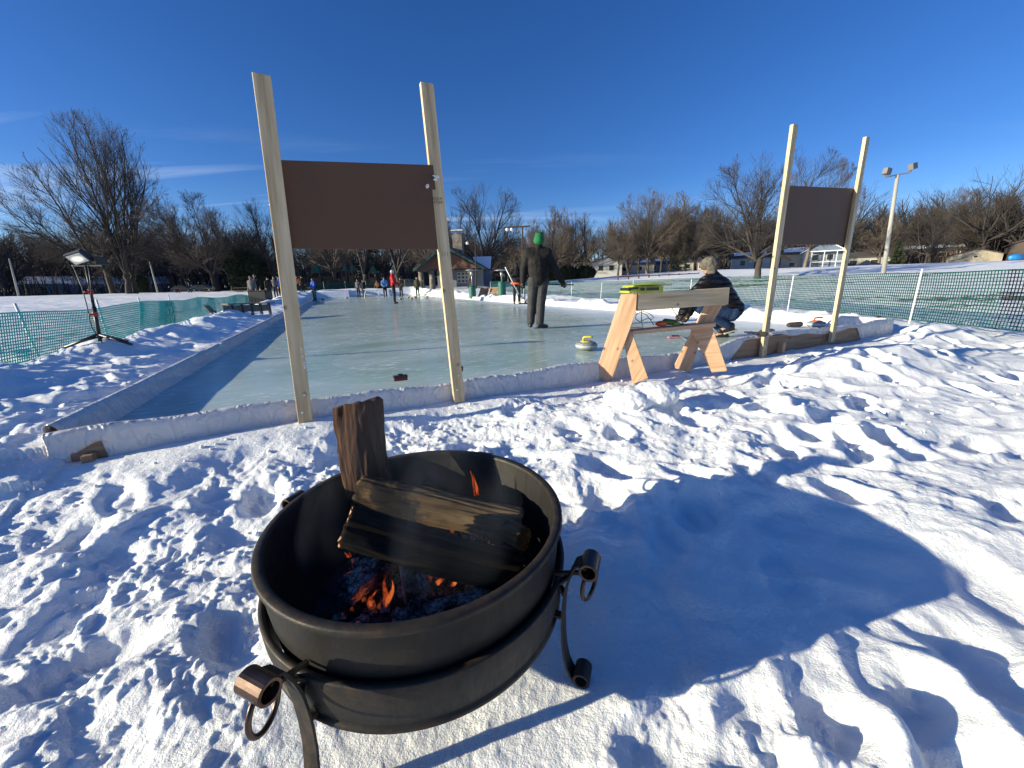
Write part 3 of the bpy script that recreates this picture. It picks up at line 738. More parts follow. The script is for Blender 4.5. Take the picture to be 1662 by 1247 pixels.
tag(o, 'grey and black ash bed covering the bottom of the fire pit', 'ash', kind='stuff')

def bark_mat(name, c1, c2, c3, char=0.0, split=False):
    m, nt, b = new_mat(name)
    v = objc(nt, (1, 1, 0.09)); n = noise(nt, v, 34, 7, 0.68, 0.4); n2 = noise(nt, objc(nt), 6, 5, 0.6)
    cA = ramp(nt, n, [(0.30, c1), (0.5, c2), (0.72, c3)])
    mx = N(nt, 'ShaderNodeMix', data_type='RGBA')
    mk = ramp(nt, n2, [(0.62 - char * 0.5, (0, 0, 0)), (0.72 - char * 0.5, (1, 1, 1))])
    nt.links.new(mk, mx.inputs[0]); nt.links.new(cA, mx.inputs[6]); mx.inputs[7].default_value = (0.012, 0.011, 0.012, 1)
    nt.links.new(mx.outputs[2], b.inputs['Base Color']); b.inputs['Roughness'].default_value = 0.85
    b.inputs['Specular IOR Level'].default_value = 0.3
    b.inputs['Specular IOR Level'].default_value = 0.1
    bump(nt, b, n, 1.0, 0.010)
    return m
LOGBROWN = bark_mat('split_log_face', (0.035, 0.018, 0.013), (0.075, 0.040, 0.027), (0.13, 0.075, 0.05), -0.35)
LOGTAN = bark_mat('barkless_log', (0.03, 0.019, 0.011), (0.11, 0.070, 0.035), (0.23, 0.155, 0.08), 0.16)
LOGDARK = bark_mat('smoked_log', (0.005, 0.004, 0.004), (0.014, 0.010, 0.008), (0.035, 0.022, 0.015), 0.1)
def char_mat(EMB=0.0, nm='charred_ashy_log'):
    m, nt, b = new_mat(nm)
    v = objc(nt); vo = N(nt, 'ShaderNodeTexVoronoi', feature='DISTANCE_TO_EDGE'); vo.inputs['Scale'].default_value = 38
    ns_ = N(nt, 'ShaderNodeTexNoise'); ns_.inputs['Scale'].default_value = 18; nt.links.new(v, ns_.inputs['Vector'])
    mv = N(nt, 'ShaderNodeMix', data_type='VECTOR') if False else N(nt, 'ShaderNodeVectorMath', operation='MULTIPLY_ADD'); nt.links.new(ns_.outputs['Color'], mv.inputs[0]); mv.inputs[1].default_value = (0.035, 0.035, 0.035); nt.links.new(objc(nt, (1, 1, 0.55)), mv.inputs[2])
    nt.links.new(mv.outputs[0], vo.inputs['Vector']); vo.inputs['Scale'].default_value = 62
    n = noise(nt, v, 13, 6, 0.7)
    ashy = ramp(nt, n, [(0.36, (0.012, 0.011, 0.011)), (0.46, (0.12, 0.115, 0.11)), (0.58, (0.62, 0.60, 0.58))])
    mx = N(nt, 'ShaderNodeMix', data_type='RGBA', blend_type='MULTIPLY'); mx.inputs[0].default_value = 1
    nt.links.new(ashy, mx.inputs[6]); nt.links.new(ramp(nt, vo.outputs[0], [(0.0, (0.08, 0.08, 0.08)), (0.07, (1, 1, 1))]), mx.inputs[7])
    eg = ramp(nt, noise(nt, v, 16, 4, 0.6), [(0.60, (0, 0, 0)), (0.72, (1.0, 0.18, 0.03))]); nt.links.new(eg, b.inputs['Emission Color']); b.inputs['Emission Strength'].default_value = EMB
    nt.links.new(mx.outputs[2], b.inputs['Base Color']); b.inputs['Roughness'].default_value = 0.95
    bump(nt, b, vo.outputs[0], 1.0, 0.02)
    return m
CHAR = char_mat(); GLOW = char_mat(0.15, 'glowing_charcoal')
ENDW = bark_mat('sawn_log_end', (0.30, 0.15, 0.08), (0.50, 0.27, 0.15), (0.60, 0.36, 0.21), -0.45)
def log(name, a, b, poly, seed, mat, label, taper=0.95, spin=0.0, end=ENDW, rough=0.012, up_hint=(0, 0, 1)):
    """firewood: cross-section polygon (x, y) along a->b, local Z = grain, with split facets and torn ends"""
    a = Vector(a); b = Vector(b); d = b - a; L = d.length; d.normalize()
    n = len(poly); K = 90; segs = 44; rs_ = random.Random(seed)
    # resample polygon
    P = []
    per = [0]
    for i in range(n):
        x0, y0 = poly[i]; x1, y1 = poly[(i + 1) % n]; per.append(per[-1] + math.hypot(x1 - x0, y1 - y0))
    for k in range(K):
        t = per[-1] * k / K
        for i in range(n):
            if per[i] <= t <= per[i + 1]:
                f = (t - per[i]) / (per[i + 1] - per[i]); x0, y0 = poly[i]; x1, y1 = poly[(i + 1) % n]; P.append((x0 + (x1 - x0) * f, y0 + (y1 - y0) * f)); break
    P = np.array(P)
    s = MB(); kk = np.arange(K)
    th = kk / K * 2 * math.pi
    for j in range(segs + 1):
        t = j / segs; z = (t - 0.5) * L
        sc = 1 - (1 - taper) * t
        tt = t * L / 0.35
        g = fbm(np.cos(th) * 2.4 + seed + tt * 1.7, np.sin(th) * 2.4 + tt * 2.3, 4, seed) * rough * 1.25 + fbm(np.cos(th) * 13 + seed + tt * 0.5, np.sin(th) * 13 + tt * 1.6, 3, seed + 3) * rough * 0.32 - np.maximum(0, fbm(np.cos(th) * 9 + seed, np.sin(th) * 9 + tt * 0.8, 2, seed + 6) - 0.28) * rough * 2.2
        bend = 0.010 * math.sin(t * 3.1 + seed)
        ln = np.hypot(P[:, 0], P[:, 1]); rrn = (1 + g / np.maximum(ln, 1e-3)) * sc
        zz = z + (0.010 * fbm(np.cos(th) * 3 + 9, np.sin(th) * 3, 3, seed + 8) if j in (0, segs) else 0 * th)
        for k in range(K): s.v.append((P[k, 0] * rrn[k] + bend, P[k, 1] * rrn[k], float(zz[k])))
    for j in range(segs):
        for k in range(K):
            q = j * K + k; q2 = j * K + (k + 1) % K; s.f.append((q, q2, q2 + K, q + K))
    c0 = len(s.v); s.v += [(0, 0, -L / 2), (0, 0, L / 2)]
    nside = len(s.f)
    for k in range(K): s.f.append((c0, (k + 1) % K, k)); s.f.append((c0 + 1, segs * K + k, segs * K + (k + 1) % K))
    me = s.mesh(name, [mat, end], True)
    for p in list(me.polygons)[nside:]: p.material_index = 1; p.use_smooth = False
    o = link(name, me)
    hx = Vector(up_hint); hx = (hx - d * hx.dot(d)).normalized(); hy = d.cross(hx)
    MM = Matrix((hx, hy, d)).transposed().to_4x4() @ Matrix.Rotation(spin, 4, 'Z'); MM.translation = (a + b) / 2
    o.matrix_world = MM; tag(o, label, 'firewood log', 'logs in the fire pit'); return o
def halfround(r, h, n=12):   # half round log: flat split face + round bark
    return [(-r, -h * 0.3)] + [(r * math.cos(math.pi - math.pi * k / n), h * math.sin(math.pi * k / n)) for k in range(1, n)] + [(r, -h * 0.3), (r * 0.6, -h * 0.55), (-r * 0.5, -h * 0.6)]
# standing split log
pA = aty(606, 800, 1.20); pB = aty(577, 656, 1.30)
log('firewood_log', pA, pB, [(-0.070, -0.030), (-0.060, 0.020), (-0.02, 0.055), (0.045, 0.05), (0.072, 0.010), (0.068, -0.034), (0.0, -0.040)], 4, LOGBROWN, 'split brown log standing upright at the back of the fire pit', 1.12, 0.0, LOGBROWN, 0.009, (1, 0.25, 0))
# tan log on top
log('firewood_log', aty(585, 800, 1.16), aty(845, 852, 1.08), halfround(0.055, 0.058), 9, LOGTAN, 'pale barkless half-round log, topmost in the fire pit', 0.92, R(-80), LOGTAN, 0.010)
log('firewood_log', atz(560, 858, 0.245), atz(838, 928, 0.055), [(0.056 * math.cos(2 * math.pi * k / 14 + .2) * (1 + .12 * math.sin(k * 2.3)), 0.055 * math.sin(2 * math.pi * k / 14 + .2) * (1 + .12 * math.sin(k * 2.3))) for k in range(14)], 15, LOGDARK, 'smoke-blackened log with an orange-brown sawn end, lying in front of the pale log', 1.0, 0.0, ENDW, 0.008)
log('firewood_log', atz(690, 800, 0.12), atz(850, 880, 0.12), halfround(0.045, 0.045), 21, LOGTAN, 'charred tan log wedge between the two upper logs', 0.9, R(200), LOGTAN, 0.005)
log('firewood_log', atz(560, 965, 0.045), atz(660, 890, 0.06), [(-0.045, -0.03), (-0.03, 0.03), (0.035, 0.032), (0.05, -0.01), (0.01, -0.035)], 33, GLOW, 'cracked charcoal log with ash, low on the left side of the coals', 0.9, 0.3, CHAR, 0.006)
log('firewood_log', atz(678, 965, 0.05), atz(655, 880, 0.10), [(-0.036, -0.03), (-0.036, 0.026), (0.0, 0.04), (0.036, 0.026), (0.034, -0.03)], 37, CHAR, 'short blocky log end coated in white ash beside the flames', 0.9, 0.1, CHAR, 0.005)
log('firewood_log', atz(640, 1010, 0.0), atz(800, 960, 0.01), [(-0.03, -0.025), (-0.03, 0.024), (0.0, 0.03), (0.03, 0.02), (0.03, -0.02)], 41, CHAR, 'flattened burnt log lying nearest the front rim of the pit', 0.9, 0.5, CHAR, 0.006)
rnd = random.Random(6)
coals = MB()
for k in range(260):
    a = rnd.uniform(0, 6.28); r_ = 0.26 * math.sqrt(rnd.random()); s_ = rnd.uniform(0.006, 0.026)
    coals.quadbox((px0 + r_ * math.cos(a), py0 + r_ * math.sin(a), -0.010 + s_ * 0.4), (s_ * 1.6, s_, s_), Euler((rnd.uniform(0, 3), rnd.uniform(0, 3), rnd.uniform(0, 3))).to_matrix())
o = put('charcoal_lumps', coals, GLOW); tag(o, 'loose black charcoal lumps scattered over the ash', 'charcoal', kind='stuff')
# flames
def flame_mat():
    m, nt, b = new_mat('flame'); nt.nodes.remove(b)
    out = nt.nodes['Material Output']; em = N(nt, 'ShaderNodeEmission'); tr = N(nt, 'ShaderNodeBsdfTransparent'); mx = N(nt, 'ShaderNodeMixShader')
    n = noise(nt, objc(nt, (1, 1, 0.35)), 45, 4, 0.6, 0.5)
    nt.links.new(ramp(nt, n, [(0.38, (0.55, 0.045, 0.008)), (0.58, (0.95, 0.17, 0.03)), (0.75, (1.0, 0.42, 0.12))]), em.inputs[0]); em.inputs[1].default_value = 0.5
    lw = N(nt, 'ShaderNodeLayerWeight'); lw.inputs[0].default_value = 0.35
    fa = ramp(nt, lw.outputs['Facing'], [(0.0, (0.8, 0.8, 0.8)), (0.45, (0.35, 0.35, 0.35)), (0.85, (0, 0, 0))])
    mul = N(nt, 'ShaderNodeMath', operation='MULTIPLY'); nt.links.new(fa, mul.inputs[0]); nt.links.new(ramp(nt, n, [(0.42, (0.15, 0.15, 0.15)), (0.6, (1, 1, 1))]), mul.inputs[1])
    nt.links.new(mul.outputs[0], mx.inputs[0]); nt.links.new(tr.outputs[0], mx.inputs[1]); nt.links.new(em.outputs[0], mx.inputs[2]); nt.links.new(mx.outputs[0], out.inputs[0])
    return m
FLAME = flame_mat()
def flame(base, h, w, lean, seed, label):
    rs_ = random.Random(seed); s = MB()
    for q in range(rs_.choice((3, 4))):
        pts = []; rad = []
        bx = rs_.uniform(-w, w) * 0.8; hh = h * rs_.uniform(0.35, 1.0)
        for k in range(12):
            t = k / 11; pts.append(Vector((bx + lean[0] * t * hh + 0.16 * w * math.sin(t * 4.5 + seed + q * 2) * (0.4 + t), lean[1] * t * hh + 0.12 * w * math.cos(t * 4 + q), t * hh))); rad.append(w * 0.27 * (math.sin(math.pi * min(1, (t * 0.8 + 0.12))) ** 1.4) * (1 - t * 0.75) + 0.0004)
        s.tube(pts, rad, 10)
    me = s.mesh('flame', FLAME, True); clean(me); o = link('flame', me, None, base); tag(o, label, 'flame', 'flames in the fire pit'); return o
flame(atz(618, 985, 0.02), 0.115, 0.040, (0.25, 0.1), 1, 'tallest orange flame licking up between the ashy log ends')
flame(atz(722, 950, 0.03), 0.045, 0.035, (0.5, 0.1), 2, 'low curling flames under the dark log to the right')
flame(atz(745, 940, 0.04), 0.04, 0.025, (-0.2, 0.1), 7, 'short flame at the right-hand end of the low curling flames')
flame(atz(565, 905, 0.03), 0.022, 0.018, (-0.6, 0.2), 3, 'tiny flame at the far left of the coals')
flame(aty(816, 922, 1.02), 0.075, 0.016, (0.2, 0.0), 4, 'thin flame at the right-hand end of the dark log')
flame(aty(772, 805, 1.22), 0.10, 0.016, (-0.15, 0.0), 5, 'thin reddish flame rising behind the pale log')
flame(atz(850, 925, 0.07), 0.018, 0.010, (0, 0), 6, 'small flame spark right against the rim of the pit')
def smoke():
    m, nt, b = new_mat('thin_smoke'); nt.nodes.remove(b); out = nt.nodes['Material Output']
    pv = N(nt, 'ShaderNodeVolumePrincipled'); pv.inputs['Color'].default_value = (0.75, 0.82, 0.95, 1)
    n = noise(nt, objc(nt, (1, 1, 0.45)), 6.5, 4, 0.6, 0.8)
    d = ramp(nt, n, [(0.44, (0, 0, 0)), (0.70, (1, 1, 1))]); mu = N(nt, 'ShaderNodeMath', operation='MULTIPLY'); nt.links.new(d, mu.inputs[0]); mu.inputs[1].default_value = 0.22
    nt.links.new(mu.outputs[0], pv.inputs['Density']); nt.links.new(pv.outputs[0], out.inputs['Volume'])
    s = MB().lathe([(0.0, -0.005), (0.22, 0.0), (0.30, 0.10), (0.33, 0.22), (0.26, 0.42), (0.12, 0.58), (0.0, 0.62)], 32)
    o = put('smoke', s, m, None, (px0 - 0.02, py0 + 0.03, 0.0), 0, True); tag(o, 'thin bluish smoke hanging over the burning logs', 'smoke', kind='stuff')
smoke()
# ------------------------------------------------------------------ sawhorse (legs, beam, shelf)
sh = empty('sawhorse', aty(1075, 610, 3.65), 0, 'raw timber sawhorse bench standing in the snow at the near border', 'sawhorse')
nLeg = Vector((-0.36, -0.93, 0)).normalized()
def legpoly(name, pts, P, thick=0.040, back=0.0, mat=PINE2):
    P = Vector(P) - nLeg * back
    c = [onplane(px, py, P, nLeg) for (px, py) in pts]
    ax = (c[-1] - c[0]).normalized()     # first->last runs along the grain
    zz = ax; yy = nLeg; xx = zz.cross(yy) * -1
    c0 = sum(c, Vector()) / len(c)
    Rm = Matrix((yy.cross(zz), yy, zz)).transposed()
    loc = [Rm.transposed() @ (q - c0) for q in c]
    mb_ = MB().prism(loc, Rm.transposed() @ (-nLeg * thick)); me = mb_.mesh(name, mat); clean(me)
    o = link(name, me, sh, None, 0.003); MM = Rm.to_4x4(); MM.translation = c0 - Vector(sh.location); o.matrix_local = MM; return o
PL = aty(1020, 500, 3.60); PR = aty(1140, 520, 3.86)
legpoly('leg', [(968, 600), (971, 612), (990, 624), (1032, 507), (1034, 477), (1008, 478)][::1], PL)
legpoly('leg', [(1010, 545), (1027, 624), (1052, 614), (1026, 540), (1018, 532)], PL, 0.04, 0.042)
legpoly('leg', [(1095, 592), (1096, 598), (1120, 606), (1134, 562), (1174, 494), (1145, 494)], PR, 0.04, 0.042)
legpoly('leg', [(1119, 532), (1155, 605), (1181, 603), (1155, 527)], PR, 0.04, 0.0)
bdir = Vector((0.955, 0.296, 0))
bl_ = aty(1034, 490.5, 3.60); br_ = aty(1181, 480.5, 3.84)
plank('beam', bl_, br_, 0.160, 0.038, (0, 0, 1), PINE, sh, 0.004)
bl2 = bl_ + Vector((-0.01, 0.12, 0)); 
s0 = aty(1020, 539, 3.71); s1 = aty(1153, 526, 3.90)
plank('shelf', s0, s1, 0.038, 0.16, (0, 0, 1), PINE2, sh, 0.003)
for (px, py) in ((1043, 487), (1044, 495), (1066, 494), (1120, 480), (1121, 487), (1174, 470), (1172, 482), (1137, 479)):
    c = onplane(px, py, bl_ + Vector((0.296, -0.955, 0)) * 0.0195, Vector((0.296, -0.955, 0)))
    nails = MB().lathe([(0.0, 0.001), (0.007, 0.001), (0.007, -0.001)], 8, c, Vector((0.296, -0.955, 0)).to_track_quat('Z', 'Y').to_matrix())
    putw('nail_head', nails, INK, sh)
# hinged yellow-green tool on the beam
LIME = plain('lime_plastic', (0.42, 0.48, 0.03), 0.4)
def tool_case():
    c = aty(1041, 473, 3.68); e = empty('tool_case', (c.x, c.y, c.z - 0.012), R(10), 'yellow-green plastic tool case with a tilted lid, on the sawhorse beam', 'tool case')
    top_ = (0.168 / 2)
    e.location.z = bl_.z + 0.080 + 0.014
    b = MB().prism([(-0.17, -0.09, -0.012), (0.17, -0.09, -0.012), (0.17, -0.09, 0.045), (-0.06, -0.09, 0.045), (-0.17, -0.09, 0.01)], (0, 0.19, 0)); put('case_body', b, LIME, e, None, 0.006)
    put('vent', MB().quadbox((-0.04, -0.092, 0.02), (0.04, 0.01, 0.026)), BLACKP, e); put('vent', MB().quadbox((0.06, -0.092, 0.02), (0.12, 0.01, 0.026)), BLACKP, e)
    b = MB().prism([(-0.15, -0.10, 0.035), (0.02, -0.10, 0.055), (0.25, -0.10, 0.062), (0.25, -0.10, 0.070), (0.05, -0.10, 0.076), (-0.13, -0.10, 0.055)], (0, 0.21, 0)); put('lid', b, LIME, e, None, 0.004)
    b = MB().tube([(-0.165, -0.09, 0.02), (-0.165, 0.08, 0.02)], 0.013, 12).quadbox((-0.13, -0.095, 0.03), (0.09, 0.014, 0.02)).quadbox((0.06, -0.098, 0.052), (0.36, 0.006, 0.008)); put('hinge_bar', b, BLACKP, e)
tool_case()
def jigsaw():
    c = aty(1080, 523, 3.77); e = empty('power_saw', (c.x, c.y, s0.z + (s1.z - s0.z) * 0.42 + 0.022), R(17), 'orange and green corded power tool lying on the sawhorse shelf', 'power tool')
    OR = plain('orange_plastic', (0.62, 0.10, 0.02), 0.4); GR = plain('dark_green_plastic', (0.05, 0.09, 0.015), 0.4)
    b = MB().ell((-0.04, 0, 0.03), (0.075, 0.032, 0.028), 16, 10); put('tool_body', b, OR, e, None, 0, True)
    b = MB().capsule((0.0, 0, 0.045), (0.11, 0, 0.035), 0.032, 0.026, 14); put('grip', b, GR, e, None, 0, True)
    b = MB().capsule((0.10, 0, 0.028), (0.16, 0, 0.020), 0.026, 0.014, 12); put('nose', b, LIME, e, None, 0, True)
    b = MB().capsule((0.15, 0, 0.016), (0.21, 0, 0.012), 0.010, 0.006, 8); put('chuck', b, BLACKP, e, None, 0, True)
    b = MB()
    pts = [(-0.13, 0, 0.02), (-0.17, -0.01, 0.06), (-0.22, 0, 0.12), (-0.28, 0.01, 0.15), (-0.33, 0.01, 0.13), (-0.34, 0, 0.09), (-0.30, -0.01, 0.06), (-0.25, 0, 0.075), (-0.20, 0, 0.09), (-0.15, 0.01, 0.075), (-0.12, 0.02, 0.09), (-0.17, 0.02, 0.13), (-0.25, 0.02, 0.155)]
    b.tube(pts, 0.0035, 8); b.tube([(-0.27, 0.01, 0.21), (-0.27, 0.01, 0.12), (-0.27, 0, 0.05), (-0.25, 0, 0.0), (-0.30, 0.01, 0.003), (-0.38, 0.02, 0.004)], 0.0035, 8)
    b.tube([(0.0, -0.02, 0.24), (0.06, -0.03, 0.15), (0.14, -0.04, 0.055), (0.19, -0.04, 0.012), (0.3, -0.03, 0.004)], 0.0035, 8)
    put('cord', b, BLACKP, e, None, 0, True)
jigsaw()

# ------------------------------------------------------------------ curling stones
GRAN = rough_mat('granite', (0.23, 0.25, 0.24), 0.25, 0.3, 60.0, 0.05, 0.001)
GRANB = rough_mat('frosted_granite_band', (0.42, 0.44, 0.44), 0.7, 0.15, 80.0, 0.2, 0.001)
def stone_proto(mat_h, label, name='curling_stone'):
    e = empty(name, (0, 0, 0), 0, label, 'curling stone')
    b = MB().lathe([(0.0, 0.0), (0.062, 0.0), (0.075, 0.006), (0.118, 0.020), (0.137, 0.038), (0.1405, 0.048)], 40); b.lathe([(0.1405, 0.078), (0.136, 0.092), (0.115, 0.108), (0.075, 0.116), (0.0, 0.117)], 40)
    put('granite_body', b, GRAN, e, None, 0, True)
    put('striking_band', MB().lathe([(0.1405, 0.0475), (0.1435, 0.052), (0.1435, 0.074), (0.1405, 0.0785)], 40), GRANB, e, None, 0, True)
    b = MB().lathe([(0.078, 0.112), (0.080, 0.120), (0.070, 0.126), (0.0, 0.127)], 32); b.capsule((0.045, 0, 0.125), (0.040, 0, 0.165), 0.014, 0.013, 12)
    b.tube([(0.045, 0, 0.150), (0.035, 0, 0.168), (0.0, 0, 0.176), (-0.05, 0, 0.178), (-0.085, 0, 0.172)], [0.014, 0.015, 0.014, 0.014, 0.010], 12)
    put('handle', b, mat_h, e, None, 0, True)
    return e
YEL = plain('yellow_plastic', (0.60, 0.50, 0.03), 0.35); RED = plain('red_plastic', (0.60, 0.05, 0.02), 0.35)
st = stone_proto(YEL, 'curling stone with a yellow handle on the ice left of the sawhorse'); st.location = atz(951.5, 568.5, 0.003); st.rotation_euler = (0, 0, R(155))
st2 = stone_proto(RED, 'granite curling stone with a red handle between the right-hand frame posts'); st2.location = (*atz(1324, 532, 0.003)[:2], 0.003); st2.rotation_euler = (0, 0, R(170))
st3 = copy_tree(st2); st3.location = (*atz(1352, 529, 0.003)[:2], 0.003); st3.rotation_euler = (0, 0, R(80)); st3['label'] = 'curling stone half hidden behind the rightmost frame post'; tag(st3, group='red-handled curling stones near the right corner')
st4 = copy_tree(st2); st4.location = (*atz(1422, 531, 0.003)[:2], 0.003); st4.rotation_euler = (0, 0, R(200)); st4['label'] = 'curling stone in the rink corner, only its red handle showing over the plastic'; tag(st4, group='red-handled curling stones near the right corner'); tag(st2, group='red-handled curling stones near the right corner')
for i, (px, py, c, lb) in enumerate(((650, 486.5, YEL, 'distant curling stone just right of the red jacket player'), (663, 484.5, YEL, 'distant curling stone, left one of the cluster beyond the red jacket player'), (668, 486, YEL, 'distant curling stone at the middle of the cluster'), (674, 484, RED, 'distant curling stone at the right of the cluster'), (693, 483.5, YEL, 'lone distant curling stone near the right border'), (563, 484.5, RED, 'lone dark curling stone far down the left half of the ice'), (524, 487, YEL, 'curling stone by the feet of the blue jacket player'))):
    s_ = copy_tree(st if c is YEL else st2); p = atz(px, py, 0.003); s_.location = p; s_['label'] = lb; s_['group'] = 'curling stones at the far end'

# broom on the ice, gloves and boot on the near border, black and red block
PINK = plain('pink_fabric', (0.65, 0.22, 0.30), 0.7); GREYM = plain('grey_shaft', (0.30, 0.33, 0.36), 0.4)
bp = atz(1094, 549, 0.0)
e = empty('curling_broom', (bp.x, bp.y, 0.004), R(0), 'curling broom with a pink pad lying on the ice behind the sawhorse', 'broom')
put('pad', MB().quadbox((0, 0, 0.012), (0.19, 0.06, 0.018)), PINK, e, None, 0.006); put('pad_holder', MB().quadbox((0.01, 0, 0.032), (0.10, 0.035, 0.02)).capsule((0.03, -0.01, 0.03), (0.09, -0.04, 0.03), 0.014, 0.012), BLACKP, e, None, 0.003)
q = atz(1145, 577, 0.02); put('shaft', MB().tube([(0.08, -0.03, 0.032), (q.x - bp.x, q.y - bp.y, 0.04)], 0.013, 10), GREYM, e, None, 0, True)
bx = rk(2.35, -0.01)
c = atz(650, 614, 0.135)
e = empty('brush_head', (c.x, c.y, near_top(2.6) + 0.004), ang, 'black and red brush head resting on the near border left of the second post', 'brush head', 'brush heads on the near border')
put('pad', MB().quadbox((0, 0, 0.015), (0.11, 0.05, 0.026)), plain('dark_red', (0.14, 0.015, 0.015), 0.6), e, None, 0.004); put('holder', MB().quadbox((0, 0, 0.036), (0.115, 0.05, 0.018)).quadbox((0, 0, 0.05), (0.04, 0.03, 0.014)), BLACKP, e, None, 0.004)
c2 = atz(741, 603.5, 0.13); e2 = copy_tree(e); e2.location = (c2.x, c2.y, near_top(3.6) + 0.002); e2['label'] = 'black brush head on the near border right behind the second post'
GLOVE = rough_mat('grey_wool_glove', (0.05, 0.045, 0.045), 0.95, 0.2, 40, 0.4, 0.003)
def solid(mb_, voxel, mat, name, parent, smooth_it=6, loc=None):
    me0 = mb_.mesh(name, mat); ob = bpy.data.objects.new(name, me0); col.objects.link(ob)
    m1 = ob.modifiers.new('r', 'REMESH'); m1.mode = 'VOXEL'; m1.voxel_size = voxel
    if smooth_it: m2 = ob.modifiers.new('s', 'SMOOTH'); m2.factor = 0.5; m2.iterations = smooth_it
    dg = bpy.context.evaluated_depsgraph_get(); dg.update(); me = bpy.data.meshes.new_from_object(ob.evaluated_get(dg)); bpy.data.objects.remove(ob)
    me.materials.clear(); me.materials.append(mat); me.polygons.foreach_set('use_smooth', [True] * len(me.polygons)); me.name = name
    return link(name, me, parent, loc)
def flat_glove(px, py, rz, label, uu):
    p = rk(uu, 0.0); c = atz(px, py, near_top(uu) + 0.02)
    g = MB(); g.ell((0, 0, 0.02), (0.045, 0.05, 0.018)); g.capsule((0, -0.04, 0.02), (0, -0.10, 0.022), 0.03, 0.034)
    for k, (a, l) in enumerate(((-0.03, .075), (-0.010, .09), (0.012, .085), (0.033, .065))): g.capsule((a, 0.035, 0.02), (a * 1.5, 0.035 + l, 0.015), 0.012, 0.010)
    g.capsule((0.035, -0.01, 0.02), (0.085, 0.035, 0.02), 0.013, 0.011)
    o = solid(g, 0.005, GLOVE, 'glove', None); o.location = (c.x, c.y, near_top(uu) + 0.0); o.rotation_euler = (R(8), 0, rz); tag(o, label, 'glove', 'gloves lying on the near border'); return o
flat_glove(1226, 541, R(75), 'dark glove with spread fingers on the border left of the slim post', 6.9)
flat_glove(1243, 537, R(-60), 'dark glove partly behind the slim post', 7.2)
g = MB(); g.capsule((-0.08, 0, 0.03), (0.07, 0.0, 0.035), 0.036, 0.042); o = solid(g, 0.006, GLOVE, 'mitten', None); c = atz(1290, 527, 0.06); o.location = (c.x, c.y, 0.03); o.location.z = 0.02; tag(o, 'rolled dark mitten lying beside the red-handled stone', 'mitten')
o.scale = (1.25, 1.25, 1.25)
# snow lump and crumbs
c = atz(1066, 650, 0.0)
g = MB(); g.ell((0, 0, 0), (0.19, 0.14, 0.10)); g.ell((-0.20, -0.02, -0.03), (0.20, 0.15, 0.10)); g.ell((0.04, 0.09, -0.02), (0.14, 0.10, 0.06))
o = solid(g, 0.008, SNOW, 'snow_lump', None, 4); o.location = (c.x - 0.02, c.y, gz(c.x, c.y) + 0.055)
dm = o.modifiers.new('d', 'DISPLACE'); tx = bpy.data.textures.new('lump_noise', 'CLOUDS'); tx.noise_scale = 0.06; dm.texture = tx; dm.strength = 0.03
tag(o, 'rounded icy snow lump in front of the sawhorse', 'snow lump')
cr_ = MB(); rs2 = random.Random(3); pts_ = []
for k in range(1500):
    x = rs2.uniform(-3.2, 4.5); y = rs2.uniform(0.45, 5.2)
    if x > 0.25 and (y < 2.2 or rs2.random() < 0.6): continue
    u_, v_ = uv_of(x, y)
    if v_ > -0.15 and 0 < u_ < WID: continue
    if math.hypot(x - PIT[0], y - PIT[1]) < 0.55: continue
    pts_.append((x, y, rs2.uniform(0.004, 0.016) * (0.6 + 0.15 * y)))
zz_ = snow_z(np.array([p[0] for p in pts_]), np.array([p[1] for p in pts_]))
for (x, y, s_), z in zip(pts_, zz_):
    cr_.ell((x, y, z + s_ * 0.3), (s_, s_ * rs2.uniform(.6, 1), s_ * rs2.uniform(.5, .9)), 7, 5, Matrix.Rotation(rs2.uniform(0, 3), 3, 'Z'))
o = put('snow_crumbs', cr_, SNOW, None, None, 0, True); tag(o, 'loose crumbs of broken snow over the trampled ground', 'snow crumbs', kind='stuff')

